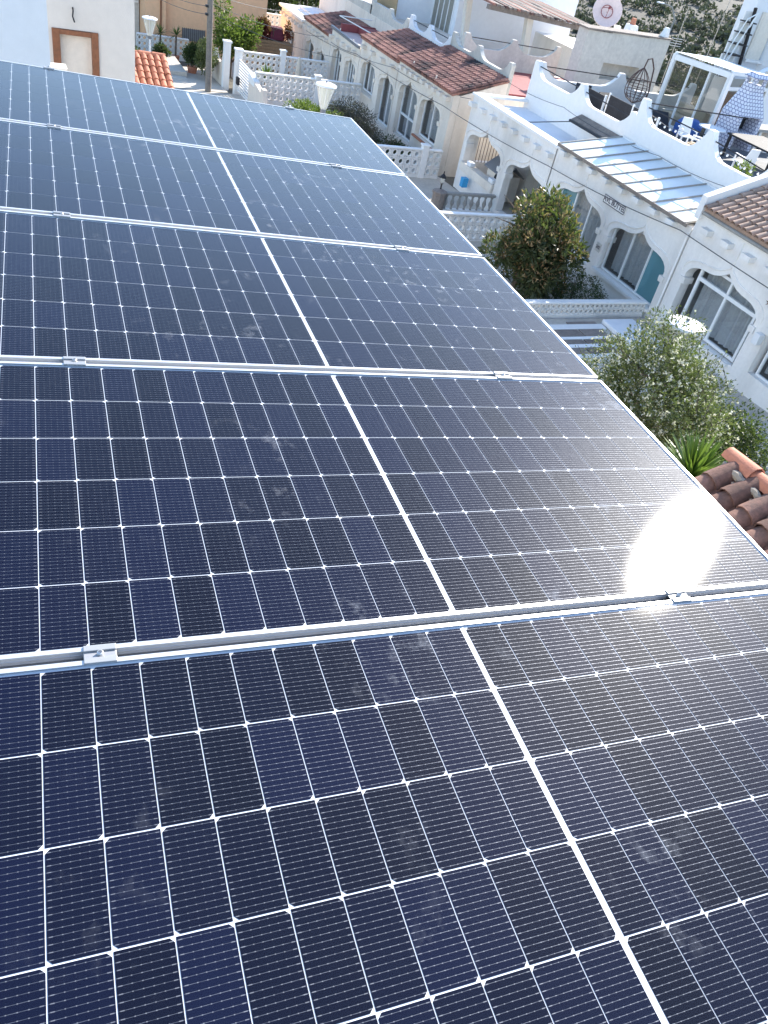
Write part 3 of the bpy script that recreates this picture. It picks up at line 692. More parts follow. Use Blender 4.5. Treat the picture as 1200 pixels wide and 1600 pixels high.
# rolled awning and its arm above the sunken porch
aw = thing('rolled_awning', 'rolled grey awning with a thin arm above the sunken porch roof', 'awning', (20.2, 25.5, -6.3))
b = MB(); b.hexa([(20.05, 24.0, -6.12), (20.45, 24.0, -5.95), (20.45, 27.1, -5.95), (20.05, 27.1, -6.12)], [(20.05, 24.0, -6.06), (20.45, 24.0, -5.87), (20.45, 27.1, -5.87), (20.05, 27.1, -6.06)]); b.build('cassette', 'weatherwood', aw)
MB().tube([(20.0, 24.0, -6.12), (20.0, 27.1, -6.12)], .05, 8).build('roller', 'darkmetal', aw, True)
MB().tube([(20.1, 26.9, -6.1), (18.4, 27.4, -6.42)], .018, 6).build('arm', 'darkmetal', aw)
MB().box(20.7, 29.3, 24.75, 30.9, -6.299, -6.27).build('terrace_floor', 'deck', hb); MB().box(20.7, 29.3, 17.3, 24.5, -5.949, -5.92).build('terrace_floor', 'deck', hb)
# roof terrace parapets (part of the house)
tw = MB().strip(scallop([17.6, 20.45, 23.95], [-4.6, -4.45, -4.48], [-5.16, -5.16], .8), -6.9, 'y', 20.48, 20.68).build('parapet', 'white_clean', hb)
tw2 = MB().strip(scallop([24.28, 27.63, 31.05], [-5.0, -4.95, -4.95], [-5.52, -5.5], .8), -6.9, 'y', 20.485, 20.675).build('parapet', 'white_clean', hb)
MB().strip(scallop([20.75, 24.85, 28.9], [-4.97, -4.97, -4.97], [-5.55, -5.55], 1.0), -6.9, 'x', 30.95, 31.13).build('parapet', 'white_clean', hb)
handrail(hb, (20.58, 24.3, -5.22), (20.58, 27.6, -5.17)); handrail(hb, (20.58, 27.6, -5.15), (20.58, 31.0, -5.12)); handrail(hb, (20.58, 20.45, -4.68), (20.58, 23.9, -4.70)); handrail(hb, (20.58, 17.6, -4.84), (20.58, 20.4, -4.70))
handrail(hb, (20.75, 31.04, -5.12), (24.85, 31.04, -5.14)); handrail(hb, (24.85, 31.04, -5.14), (28.9, 31.04, -5.14)); handrail(hb, (20.6, 24.1, -4.62), (25.6, 24.1, -4.72))

# ---- far houses of the row
def far_house(label, y0, y1, zb, ztop, ops, mat, z=None):
    h = thing('terraced_house', label, 'house', (XF, (y0 + y1) / 2, zb), 'white terraced houses across the street')
    facade(h, y0, y1, zb - .5, ztop, ops, mat)
    b = MB(); b.box(20.5, 27, y0, y1, zb - .5, -6.75); b.box(18.33, 20.5, y0, y0 + .28, zb - .5, ztop - .003); b.box(18.33, 20.5, y1 - .28, y1, zb - .5, ztop - .003); b.build('body', mat, h)
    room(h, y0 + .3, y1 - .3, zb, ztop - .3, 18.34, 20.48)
    for o in ops:
        window(h, o['yc'] - o['hw'] + .05, o['yc'] + o['hw'] - .05, o['base'] + .02, o['tip'] - .1, o.get('lights', 2), x=18.24, transom=o.get('tr'), fr=.07, name='door' if o.get('door') else 'window')
        if not o.get('door'): MB().box(17.88, 18.2, o['yc'] - o['hw'] - .05, o['yc'] + o['hw'] + .05, o['base'] - .08, o['base'] - .004).build('sill', o.get('sillmat', mat), h)
    return h
hA1 = far_house('cream house with lichen-blackened tile roof beside the white porch house', 32.80, 38.74, -10.05, -6.95, [dict(yc=34.72, hw=1.08, tip=-7.51, base=-9.40, s=.95, sillmat='terracotta_red'), dict(yc=37.2, hw=1.05, tip=-7.53, base=-10.04, s=.95, door=True, tr=-9.1)], 'cream')
b = MB(); b.hexa([(17.9, 32.75, -6.99), (20.5, 32.75, -6.22), (20.5, 38.78, -6.22), (17.9, 38.78, -6.99)], [(17.9, 32.75, -6.9), (20.5, 32.75, -6.13), (20.5, 38.78, -6.13), (17.9, 38.78, -6.9)]); b.build('roof', 'terracotta_old', hA1)
tile_field(hA1, (17.84, 32.78, -6.9), (2.6, 0, .77), (0, 1, 0), 25, 9, .238, .30, 'terracotta_old')
corbels(hA1, [33.2 + .62 * i for i in range(9)], -7.18, 'cream')
MB().add([(18.33, 32.802, -6.96), (20.5, 32.802, -6.22), (20.5, 33.05, -6.22), (18.33, 33.05, -6.96), (18.33, 32.802, -7.2), (20.5, 32.802, -7.2), (20.5, 33.05, -7.2), (18.33, 33.05, -7.2)], [(0, 1, 2, 3), (0, 4, 5, 1), (2, 6, 7, 3)]).build('gable', 'cream', hA1)
MB().strip(scallop([33.1, 36.1, 38.7], -5.5, [-5.95, -5.95], .8), -6.9, 'y', 20.52, 20.72).build('parapet', 'oldstucco', hA1)
MB().strip(scallop([20.9, 23.5, 26.1], -5.35, [-5.9, -5.9], .9), -6.9, 'x', 37.95, 38.15).build('parapet', 'oldstucco', hA1)
handrail(hA1, (20.9, 38.05, -5.5), (26.1, 38.05, -5.55))
MB().box(20.72, 26.8, 33.0, 37.95, -6.76, -6.68).build('terrace_floor', 'redpaint', hA1)
hA2 = far_house('cream house with stepped-down dark tile roof and two slim arches', 38.80, 43.78, -10.25, -7.10, [dict(yc=39.85, hw=.92, tip=-7.88, base=-10.2, s=.9, door=True), dict(yc=42.35, hw=.95, tip=-7.76, base=-9.38, s=.9, lights=3)], 'cream')
b = MB(); b.hexa([(17.9, 38.79, -7.14), (20.5, 38.79, -6.55), (20.5, 43.8, -6.55), (17.9, 43.8, -7.14)], [(17.9, 38.79, -7.05), (20.5, 38.79, -6.46), (20.5, 43.8, -6.46), (17.9, 43.8, -7.05)]); b.build('roof', 'terracotta_old', hA2)
tile_field(hA2, (17.84, 38.82, -7.05), (2.6, 0, .59), (0, 1, 0), 21, 9, .236, .30, 'terracotta_old')
corbels(hA2, [39.3 + 1.3 * i for i in range(4)], -7.42, 'cream')
MB().strip(scallop([39.0, 41.4, 43.7], -5.75, [-6.25, -6.25], .8), -6.9, 'y', 20.52, 20.72).build('parapet', 'bluewhite', hA2)
handrail(hA2, (20.6, 39, -5.9), (20.6, 43.7, -5.95))
hA3 = far_house('cream house with pink flat roof bordered in dark red', 43.84, 48.3, -10.45, -7.62, [dict(yc=44.95, hw=.82, tip=-8.30, base=-9.7, s=.85, lights=4), dict(yc=47.1, hw=.72, tip=-8.20, base=-10.4, s=.85, door=True, lights=3)], 'cream')
b = MB(); b.box(18.33, 20.5, 43.9, 48.25, -7.75, -7.63); b.build('roof', 'pinkfloor', hA3)
b = MB(); b.box(19.4, 20.45, 43.95, 48.2, -7.62, -7.3); b.box(18.4, 20.45, 48.0, 48.22, -7.629, -7.25); b.build('roof_upstand', 'redpaint', hA3)
b = MB(); b.bar((17.92, 43.84, -7.58), (17.92, 48.3, -7.50), .12, .14); b.build('gutter', 'greyplastic', hA3)
MB().tube([(19.6, 46.5, -7.3), (18.2, 48.0, -6.9), (20.2, 48.1, -6.9)], .03, 6).build('roof_pole', 'whiteframe', hA3)
corbels(hA3, [44.4 + .9 * i for i in range(5)], -7.95, 'cream')
hA4 = far_house('cream house with low faded tile roof and small twin windows', 48.36, 53.2, -10.65, -8.05, [dict(yc=49.7, hw=.78, tip=-9.0, base=-10.0, s=.6), dict(yc=51.85, hw=.75, tip=-8.85, base=-10.6, s=.7, door=True, lights=1)], 'cream')
b = MB(); b.hexa([(17.9, 48.38, -8.09), (20.5, 48.38, -7.5), (20.5, 53.2, -7.5), (17.9, 53.2, -8.09)], [(17.9, 48.38, -8.0), (20.5, 48.38, -7.41), (20.5, 53.2, -7.41), (17.9, 53.2, -8.0)]); b.build('roof', 'terracotta_old', hA4)
tile_field(hA4, (17.84, 48.4, -8.0), (2.6, 0, .59), (0, 1, 0), 20, 8, .238, .335, 'terracotta_old')
corbels(hA4, [48.9 + .75 * i for i in range(6)], -8.35, 'cream')
hA5 = far_house('end house of the row with plain white flat roof', 53.26, 58.1, -10.85, -8.3, [dict(yc=55.6, hw=.8, tip=-9.0, base=-10.8, s=.8, door=True)], 'cream')
b = MB(); b.box(17.8, 20.5, 53.2, 58.2, -8.29, -8.15); b.build('roof', 'white_clean', hA5, bevel=.02)
b = MB(); b.box(19.0, 20.4, 53.6, 57.8, -8.149, -8.06); b.build('roof_screed', 'bluewhite', hA5)
corbels(hA5, [53.8 + .75 * i for i in range(6)], -8.6, 'cream')
# ------------------------------------------------------------------ pierced-block garden walls
def block_mesh(size, mat, d=.07, ring=True):
    b = MB(); h = size / 2; e = size * .07
    # lies in x-z, thickness along y
    for x0, x1, z0, z1 in ((-h, h, h - e, h), (-h, h, -h, -h + e), (-h, -h + e, -h + e, h - e), (h - e, h, -h + e, h - e)): b.box(x0, x1, -d, d, z0, z1)
    if ring:
        n = 10; ro, ri = h - e * .4, h * .60; q = len(b.v)
        for y in (-d * .9, d * .9):
            for rr in (ro, ri):
                for k in range(n):
                    a = 2 * math.pi * k / n; b.v.append((rr * math.cos(a), y, rr * math.sin(a)))
        for k in range(n):
            k2 = (k + 1) % n
            b.f += [(q + k, q + k2, q + n + k2, q + n + k), (q + 2 * n + k, q + 3 * n + k, q + 3 * n + k2, q + 2 * n + k2), (q + k, q + 2 * n + k, q + 2 * n + k2, q + k2), (q + n + k, q + n + k2, q + 3 * n + k2, q + 3 * n + k)]
    else:
        b.bar((-h + e, 0, -h + e), (h - e, 0, h - e), .05, 2 * d * .8, (0, 1, 0))
    me = b.mesh('block'); me.materials.append(M[mat]); return me
def lattice(name, label, y, x0, x1, ztop, rows, size, zbase, mat='white', posts=(), cap=.06, blk=None, group='pierced-block garden walls', along='x', wmat=None, post_h=.25, ring=True):
    """solid plinth, rows of pierced blocks (each a part), coping and posts; runs along x at y (or along y at x)"""
    o = thing(name, label, 'wall', (x0, y, zbase) if along == 'x' else (y, x0, zbase), group)
    n = int((x1 - x0) / size); size_x = (x1 - x0) / n
    me = blk or block_mesh(size, mat, ring=ring)
    rot = Matrix.Identity(4) if along == 'x' else Matrix.Rotation(R(90), 4, 'Z')
    def bx(b, a0, a1, c0, c1, z0, z1):
        b.box(a0, a1, c0, c1, z0, z1) if along == 'x' else b.box(c0, c1, a0, a1, z0, z1)
    zl = ztop - cap - rows * size
    for r_ in range(rows):
        for c_ in range(n):
            a = x0 + (c_ + .5) * size_x; z = zl + (r_ + .5) * size
            inst('block', me, o, Matrix.Translation((a, y, z) if along == 'x' else (y, a, z)) @ rot)
    b = MB(); bx(b, x0, x1, y - .09, y + .09, zbase - .4, zl); b.build('plinth', wmat or mat, o)
    b = MB(); bx(b, x0, x1, y - .11, y + .11, ztop - cap + .002, ztop); b.build('coping', wmat or 'white_clean', o, bevel=.012)
    for p in posts:
        b = MB(); bx(b, p - .14, p + .14, y - .14, y + .14, zbase - .4, ztop + post_h); bx(b, p - .18, p + .18, y - .18, y + .18, ztop + post_h, ztop + post_h + .07); b.build('post', 'white_clean', o, bevel=.015)
    return o
BL33 = block_mesh(.345, 'white'); BL29 = block_mesh(.30, 'white'); BL18 = block_mesh(.172, 'white', .06)
lattice('garden_wall', 'low white wall of small pierced blocks beside the loquat garden', 17.62, 13.1, 17.85, -8.80, 2, .172, -9.35, blk=BL18)
lattice('garden_wall', 'white pierced-block wall behind the loquat tree, below the balustrade', 24.5, 13.2, 17.75, -8.88, 3, .30, -9.9, blk=BL29)
lattice('garden_wall', 'white wall with three rows of ring blocks in front of the cream tiled house', 32.3, 13.6, 17.75, -9.05, 3, .345, -10.3, blk=BL33, posts=(16.9,), post_h=.12)
lattice('garden_wall', 'tall ring-block wall behind the white street lamp', 42.4, 12.1, 17.75, -8.98, 4, .30, -10.8, blk=BL29, posts=(15.35,), post_h=.1)
lattice('garden_wall', 'ring-block wall beside the folded parasol', 47.6, 12.6, 17.75, -9.15, 4, .30, -11.0, blk=BL29, posts=(15.05,), post_h=.22)
lattice('garden_wall', 'short pierced wall by the orange house, behind potted palms', 54.0, 8.2, 11.2, -10.15, 3, .30, -11.6, blk=BL29)
lattice('garden_wall', 'pale pierced wall standing beyond the orange house corner', 60.0, 16.6, 21.0, -9.1, 2, .30, -11.4, blk=BL29)

# patio with slabs below the low wall
b = MB(); b.box(12.6, 17.9, 13.2, 17.4, -9.35, -9.26); structure(b.build('patio', 'pave'))
patio = bpy.data.objects['patio']
SL = []
y = 17.15
for i, (dy, h, xs) in enumerate(((.16, 'slate', [(14.7, 15.75)]), (.30, 'w', [(13.0, 15.9)]), (.42, 'slate', [(13.0, 14.8), (14.85, 15.7)]), (.16, 'w', [(13.0, 15.6)]), (.26, 'slate', [(12.9, 14.6), (14.65, 15.6)]), (.2, 'w', [(12.9, 15.5)]), (.34, 'slate', [(12.9, 14.35), (14.4, 15.4)]), (.16, 'w', [(12.9, 15.3)]))):
    for x0, x1 in xs:
        bb = MB(); bb.box(x0, x1 - .02, y - dy + .02, y, -9.262, -9.225 + (.004 if h == 'w' else 0)); bb.build('paving_slab', 'slate' if h == 'slate' else 'white_clean', patio, bevel=.006)
    y -= dy
tag(MB().box(15.95, 17.1, 15.4, 17.1, -9.262, -9.12).build('tub_cover', 'bluewhite', bevel=.03), 'flat pale blue cover lying on the patio beyond the flowering bush', 'cover')

# porch balustrade, lantern pillar in front of the first arch
bl = thing('balustrade', 'grey stone balustrade beside the lantern pillar at the porch', 'balustrade', (16.6, 27.5, -10.0))
MB().box(15.6, 17.9, 27.42, 27.6, -9.30, -9.2).build('top_rail', 'concrete', bl, bevel=.02)
MB().box(15.6, 17.9, 27.4, 27.62, -10.4, -9.84).build('plinth', 'white', bl)
for i in range(8): inst('baluster', BAL, bl, Matrix.Translation((15.75 + i * .29, 27.51, -9.84)) @ Matrix.Scale(.92, 4))
for i in range(8): inst('baluster', BAL, hb, Matrix.Translation((18.1, 28.2 + i * .33, -9.73)) @ Matrix.Scale(.72, 4))
lp = thing('lantern_pillar', 'dark stone pillar carrying a small black lantern', 'lantern', (15.4, 27.5, -10.2))
MB().lathe([(.26, -.35), (.26, .62), (.30, .64), (.30, .72), (.2, .76), (.06, .8)], (15.4, 27.5, -9.9), 10).build('pillar', 'slate', lp)
MB().lathe([(.05, 0), (.03, .06), (.03, .2), (.07, .24)], (15.4, 27.5, -9.12), 8).build('stem', 'darkmetal', lp)
MB().lathe([(.06, 0), (.11, .2)], (15.4, 27.5, -8.88), 6).build('lantern_glass', 'lantern', lp)
MB().lathe([(.15, 0), (.12, .05), (.03, .14), (.015, .24)], (15.4, 27.5, -8.68), 6).build('lantern_cap', 'darkmetal', lp)
# play house and clutter standing in the first arch
dh = thing('play_house', 'grey plastic pet house with pitched roof in the porch arch', 'pet house', (18.9, 29.0, -9.6))
b = MB(); b.box(18.5, 19.3, 28.2, 29.5, -9.7, -8.7); b.build('body', 'cream', dh)
b = MB(); b.hexa([(18.38, 28.1, -8.74), (18.9, 28.1, -8.36), (18.9, 29.65, -8.36), (18.38, 29.65, -8.74)], [(18.38, 28.1, -8.69), (18.9, 28.1, -8.31), (18.9, 29.65, -8.31), (18.38, 29.65, -8.69)])
b.hexa([(18.9, 28.1, -8.36), (19.42, 28.1, -8.74), (19.42, 29.65, -8.74), (18.9, 29.65, -8.36)], [(18.9, 28.1, -8.31), (19.42, 28.1, -8.69), (19.42, 29.65, -8.69), (18.9, 29.65, -8.31)]); b.build('roof', 'greyplastic', dh)
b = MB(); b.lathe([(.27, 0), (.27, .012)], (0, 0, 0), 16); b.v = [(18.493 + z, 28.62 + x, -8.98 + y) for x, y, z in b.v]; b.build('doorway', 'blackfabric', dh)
tag(MB().box(17.6, 17.85, 29.7, 29.95, -9.72, -9.35).build('blue_box', 'tap_blue', bevel=.01), 'small bright blue box under the porch ledge', 'box')
for i, (yy, zz, mt, nm, lb) in enumerate(((28.25, -8.98, 'whiteplastic', 'storage_tub', 'pale plastic tub on the porch ledge'), (30.2, -8.98, 'bluewhite', 'folded_cloth', 'folded pale cloth lying on the porch ledge'))):
    tag(MB().box(17.95, 18.2, yy - .18, yy + .18, zz, zz + .16).build(nm, mt, bevel=.03), lb, 'tub' if i == 0 else 'cloth')

# ------------------------------------------------------------------ street-side walls and gate at the bend
gt = thing('garden_gate', 'white slatted garden gate between tall square posts', 'gate', (11.9, 44.5, -10.6))
for x, yy, zt in ((11.75, 46.9, -8.72), (12.05, 45.6, -8.78)):
    b = MB(); b.box(x - .17, x + .17, yy - .17, yy + .17, -11, zt); b.box(x - .22, x + .22, yy - .22, yy + .22, zt, zt + .09); b.build('post', 'white_clean', gt, bevel=.015)
for i in range(11):
    z = -9.30 - i * .13
    b = MB(); b.bar((12.05, 45.4, z), (12.1, 43.2, z - .02), .04, .07); b.build('slat', 'white_clean', gt)
b = MB(); b.bar((12.05, 45.40, -9.15), (12.1, 43.15, -9.22), .06, .08); b.bar((12.1, 43.15, -9.22), (12.1, 43.15, -10.8), .06, .08); b.build('gate_frame', 'white_clean', gt)
sw = thing('street_wall', 'peach painted street wall with a swept top below the slatted gate', 'wall', (12.1, 40.5, -10.5))
top = [(37.6, -9.9), (38.0, -9.72), (38.3, -9.72), (38.32, -9.98)] + [(38.32 + 1.6 * t, -10.0 + .05 * t) for t in (.1, .5, 1)] + [(40.3, -9.9), (40.5, -9.35), (40.9, -9.35), (40.92, -9.55), (42.0, -9.4), (43.1, -9.22)]
b = MB().strip(top, -11, 'y', 11.98, 12.2); b.build('wall', 'peach', sw)
MB().strip([(y, z + .05) for y, z in top if y > 40.92], -9.6, 'y', 11.95, 12.23).build('coping', 'white_clean', sw)
b = MB().strip(scallop([47.3, 49.2, 51.1], -9.5, [-9.9, -9.9], .7), -11.2, 'y', 11.65, 11.82)
tag(b.build('scalloped_wall', 'peach'), 'cream scalloped garden wall running from the gate towards the orange house', 'wall')
lb = MB().box(11.80, 11.93, 44.6, 44.95, -10.2, -9.85); tag(lb.build('letter_box', 'darkmetal', bevel=.015), 'small dark letter box beside the slatted gate', 'letter box')
# folded parasol and planter
ps = thing('parasol', 'folded off-white parasol standing by the ring-block wall', 'parasol', (15.75, 46.8, -10.75))
MB().lathe([(.03, 0), (.03, 1.8)], (15.75, 46.8, -10.75), 8).build('pole', 'whiteframe', ps)
b = MB(); b.lathe([(.08, .35), (.20, .42), (.17, 1.0), (.12, 1.5), (.05, 1.78), (.02, 1.84)], (15.75, 46.8, -10.75), 10)
b.v = [(15.75 + (x - 15.75) * (1 + .2 * math.sin(5 * math.atan2(y - 46.8, x - 15.75))), 46.8 + (y - 46.8) * (1 + .2 * math.sin(5 * math.atan2(y - 46.8, x - 15.75))), z) for x, y, z in b.v]; b.build('canopy', 'cushion', ps, True)
pn = thing('raised_planter', 'brown slatted wooden planter under the red creeper', 'planter', (15.9, 52.4, -11))
for i in range(4): MB().box(14.9, 17.0, 52.2, 52.24, -9.95 + i * .16, -9.81 + i * .16).build('board', 'fencewood', pn)
MB().box(14.92, 16.98, 52.25, 52.9, -11, -9.36).build('box', 'fencewood', pn)

# ------------------------------------------------------------------ pale buildings on the left
wb = thing('white_building', 'tall plain white wall of the building next to the panels', 'building', (-2, 17, g(17)))
MB().box(-6, .92, 14.5, 19.5, g(17) - .5, -1.5).build('wall', 'bluewhite', wb)
bb_ = thing('beige_building', 'beige rendered building with a brown framed opening', 'building', (1, 26, g(26)))
b = MB()
b.box(-4, 1.62, 24, 24.3, g(26) - .5, -2.9); b.box(2.68, 3.60, 24, 24.3, g(26) - .5, -2.9); b.box(1.62, 2.68, 24, 24.3, -4.64, -2.9); b.box(1.62, 2.68, 24, 24.3, g(26) - .5, -6.6); b.box(-4, 3.6, 24.3, 27.6, g(26) - .5, -2.9)
b.build('wall', 'beige', bb_)
fr_ = MB(); fr_.box(1.6, 1.78, 23.94, 24.2, -6.6, -4.64); fr_.box(2.54, 2.70, 23.94, 24.2, -6.6, -4.64); fr_.box(1.78, 2.54, 23.95, 24.19, -4.76, -4.65); f_ = fr_.build('door_frame', 'brownwood', bb_, bevel=.01)
MB().box(1.78, 2.54, 24.16, 24.2, -6.6, -4.765).build('door_panel', 'cream', f_)
MB().tube([(2.12, 23.99, -4.15), (2.12, 23.9, -4.2), (2.1, 23.88, -4.32), (2.14, 23.9, -4.45)], .018, 6).build('wall_hook', 'darkmetal', bb_)
MB().box(.93, 1.75, 21.9, 22.35, -5.4, -5.06).build('ledge', 'cream', bb_)
pr = thing('porch_roof', 'small red barrel-tiled porch roof beside the beige building', 'roof', (4.6, 27, -7))
b = MB(); b.hexa([(3.62, 26.0, -7.05), (5.25, 26.0, -7.05), (5.25, 28.6, -6.06), (3.62, 28.6, -6.06)], [(3.62, 26.0, -6.95), (5.25, 26.0, -6.95), (5.25, 28.6, -5.96), (3.62, 28.6, -5.96)]); b.build('deck', 'terracotta_red', pr)
b = MB(); b.box(3.62, 5.1, 26.3, 28.5, g(27) - .3, -7.06); b.build('wall', 'beige', pr)
tile_field(pr, (3.62, 26.0, -6.95), (0, 2.6, .99), (1, 0, 0), 8, 9, .204, .31, 'terracotta_red')
me = tile_me('terracotta_red', .42, .10)
for i in range(4): inst('ridge_tile', me, pr, Matrix.Translation((3.6 + .4 * i, 28.62, -5.95)))

# orange house and its neighbour
oh = thing('orange_house', 'plain orange rendered house wall behind the utility pole', 'house', (12, 58, -11.4))
b = MB(); b.box(10.15, 16.4, 56, 60, -11.6, -6.2); b.build('wall', 'orange', oh); b = MB(); b.box(8.95, 10.15, 55.6, 60, -11.6, -6.6); b.build('wing', 'orange', oh)
MB().tube([(9.85, 55.55, -11), (9.85, 55.55, -5)], .05, 8).build('downpipe', 'brownwood', oh, True)
MB().box(11.2, 12.6, 55.93, 56.02, -10.6, -9.95).build('window', 'darkroom', oh)
for i in range(12): MB().tube([(11.2 + i * .125, 55.9, -10.6), (11.2 + i * .125, 55.9, -9.9)], .012, 5).build('window_bar', 'darkmetal', oh)
gh_ = thing('grey_house', 'pale house with white louvred window beyond the lamp', 'house', (7.5, 60, -11.4))
MB().box(5, 8.9, 57.5, 62, -11.6, -7).build('wall', 'oldstucco', gh_)
for i in range(7): MB().box(7.9, 8.85, 57.4, 57.49, -9.2 + i * .16, -9.1 + i * .16).build('louvre', 'white_clean', gh_)

# ------------------------------------------------------------------ terrace furniture behind the white parapet
gc = thing('conservatory', 'white framed glass conservatory on the roof terrace', 'conservatory', (27, 28, -6.3))
cz0, cz1 = -6.25, -3.75
A_ = Vector((25.3, 28.75, 0)); B_ = Vector((26.1, 26.25, 0)); 
def cp(t, z, d=0): p = A_.lerp(B_, t); n_ = Vector((.95, .3, 0)); q = p + n_ * d; return Vector((q.x, q.y, z))
b = MB()
for t in (0, 1): b.bar(cp(t, cz0), cp(t, cz1 + .1), .16, .16)
b.bar(cp(0, cz1), cp(1, cz1), .14, .2); b.bar(cp(0, cz0 + .1), cp(1, cz0 + .1), .1, .2)
for t in (.33, .66): b.bar(cp(t, cz0), cp(t, cz1), .07, .07)
b.bar(cp(0, cz1 + .1), cp(0, cz1 - .02, 3.4), .14, .14); b.bar(cp(1, cz1 + .1), cp(1, cz1 - .02, 3.4), .14, .14); b.bar(cp(0, cz1 - .02, 3.4), cp(1, cz1 - .02, 3.4), .14, .14)
b.bar(cp(1, cz0, 3.4), cp(1, cz1 - .05, 3.4), .12, .12); b.bar(cp(1, cz0, 1.7), cp(1, cz1, 1.7), .09, .09); b.bar(cp(1, cz1 - .45), cp(1, cz1 - .45, 3.4), .1, .12); b.bar(cp(0, cz0, 3.4), cp(0, cz1 - .05, 3.4), .12, .12)
b.build('frame', 'whiteframe', gc)
for a0, a1 in ((0, .33), (.33, .66), (.66, 1)):
    b = MB(); b.add([cp(a0 + .02, cz0 + .2), cp(a1 - .02, cz0 + .2), cp(a1 - .02, cz1 - .1), cp(a0 + .02, cz1 - .1)], [(0, 1, 2, 3)]); b.build('pane', 'pane_smoke', gc)
for d0, d1 in ((0.1, 1.65), (1.75, 3.3)):
    b = MB(); b.add([cp(1, cz0 + .1, d0), cp(1, cz0 + .1, d1), cp(1, cz1 - .1, d1), cp(1, cz1 - .1, d0)], [(0, 1, 2, 3)]); b.build('pane', 'pane_smoke', gc)
b = MB(); b.add([cp(0, cz1 + .17), cp(1, cz1 + .17), cp(1, cz1 + .06, 3.4), cp(0, cz1 + .06, 3.4)], [(0, 1, 2, 3)]); b.build('roof', 'poly', gc)
cf = MB(); q0 = cp(.25, cz0, 1.3)
cf.box(q0.x - .5, q0.x + .5, q0.y - .9, q0.y + .9, cz0, cz0 + .42); cf.box(q0.x + .2, q0.x + .5, q0.y - .9, q0.y + .9, cz0 + .42, cz0 + .85)
tag(cf.build('sofa', 'cushion', bevel=.05), 'cream sofa inside the glass conservatory', 'sofa')
q1 = cp(.8, cz0, 2.2); tag(MB().box(q1.x - .4, q1.x + .4, q1.y - .3, q1.y + .5, cz0, cz0 + 1.7).build('cupboard', 'brownwood', bevel=.02), 'brown cupboard seen through the conservatory glass', 'cupboard')

bq = thing('barbecue', 'built-in barbecue with mosaic-tiled tapering chimney', 'barbecue', (26.2, 24.9, -5.95))
def ring(cx, cy, hx, hy, z): return [(cx - hx, cy - hy, z), (cx + hx, cy - hy, z), (cx + hx, cy + hy, z), (cx - hx, cy + hy, z)]
b = MB(); b.hexa(ring(26.15, 24.95, .62, .5, -4.75), ring(26.1, 24.95, .33, .28, -3.95)); b.hexa(ring(26.1, 24.95, .33, .28, -3.949), ring(26.1, 24.95, .30, .26, -3.72)); b.hexa(ring(26.1, 24.95, .36, .32, -3.50), ring(26.1, 24.95, .22, .2, -3.36))
for sx in (-1, 1):
    for sy in (-1, 1): b.box(26.1 + sx * .24 - .05, 26.1 + sx * .24 + .05, 24.95 + sy * .2 - .05, 24.95 + sy * .2 + .05, -3.721, -3.49)
b.build('chimney', 'bbqtile', bq)
b = MB(); b.box(25.53, 25.72, 24.45, 25.45, -5.95, -4.751); b.box(25.72, 26.77, 25.2, 25.45, -5.95, -4.751); b.box(26.6, 26.77, 24.45, 25.2, -5.95, -4.751); b.box(25.72, 26.6, 24.45, 25.2, -5.4, -5.3); b.build('hearth', 'bbqtile', bq)
MB().box(25.74, 26.58, 25.1, 25.19, -5.29, -4.76).build('hearth_back', 'blackfabric', bq)  # flat black plate across the back of the hearth
MB().box(26.78, 28.2, 24.45, 25.4, -5.2, -5.1).build('worktop', 'concrete', bq)
for x in (27.0, 27.6, 28.1): MB().box(x - .06, x + .06, 24.5, 25.35, -5.95, -5.2).build('worktop_leg', 'white', bq)

eg = thing('egg_chair', 'hanging egg chair frame of bent brown rattan canes', 'chair', (24.6, 29.5, -6.3))
b = MB()
for k in range(14):
    a = math.pi * 2 * k / 14
    pts = []
    for t in np.linspace(0, 1, 9):
        rr = .50 * math.sin(math.pi * (t ** .75)) ** .8; pts.append((24.6 + rr * math.cos(a), 29.5 + rr * math.sin(a), -5.75 + 1.35 * t))
    b.tube(pts, .014, 5, False)
for t in (.2, .35, .5, .65):
    rr = .50 * math.sin(math.pi * (t ** .75)) ** .8
    b.tube([(24.6 + rr * math.cos(a), 29.5 + rr * math.sin(a), -5.75 + 1.35 * t) for a in np.linspace(0, 2 * math.pi, 15)], .012, 5, False)
b.build('basket', 'rattan', eg)
MB().tube([(25.2, 29.5, -6.28), (25.25, 29.5, -5.2), (25.1, 29.5, -4.4), (24.85, 29.5, -4.05), (24.65, 29.5, -4.1), (24.6, 29.5, -4.4)], .03, 7).build('stand', 'rattan', eg, True)
MB().lathe([(.5, 0), (.5, .03)], (25.1, 29.5, -6.29), 16).build('base_plate', 'darkmetal', eg)

def lounger(loc, rz, label, mat='blackfabric'):
    root = thing('sun_lounger', label, 'lounger', loc, 'black loungers on the roof terrace')
    T = Matrix.Translation(loc) @ Matrix.Rotation(rz, 4, 'Z')
    def pb(name, mt, b): b.v = [tuple(T @ Vector(q)) for q in b.v]; return b.build(name, mt, root)
    root.location = loc
    pb('frame', 'whiteframe', MB().box(-.9, .4, -.33, -.27, .28, .34).box(-.9, .4, .27, .33, .28, .34))
    pb('seat', mat, MB().box(-.92, .38, -.32, .32, .345, .42))
    pb('backrest', mat, MB().hexa([(.38, -.32, .345), (.38, .32, .345), (1.0, .32, .80), (1.0, -.32, .80)], [(.34, -.32, .42), (.34, .32, .42), (.95, .32, .88), (.95, -.32, .88)]))
    for x in (-.8, .3):
        for y in (-.3, .3): pb('leg', 'whiteframe', MB().box(x - .02, x + .02, y - .02, y + .02, 0, .28))
lounger((22.0, 29.4, -6.30), R(60), 'black lounger beside the far scalloped parapet')
lounger((22.9, 28.2, -6.30), R(95), 'black lounger directly behind the lower parapet sweep')
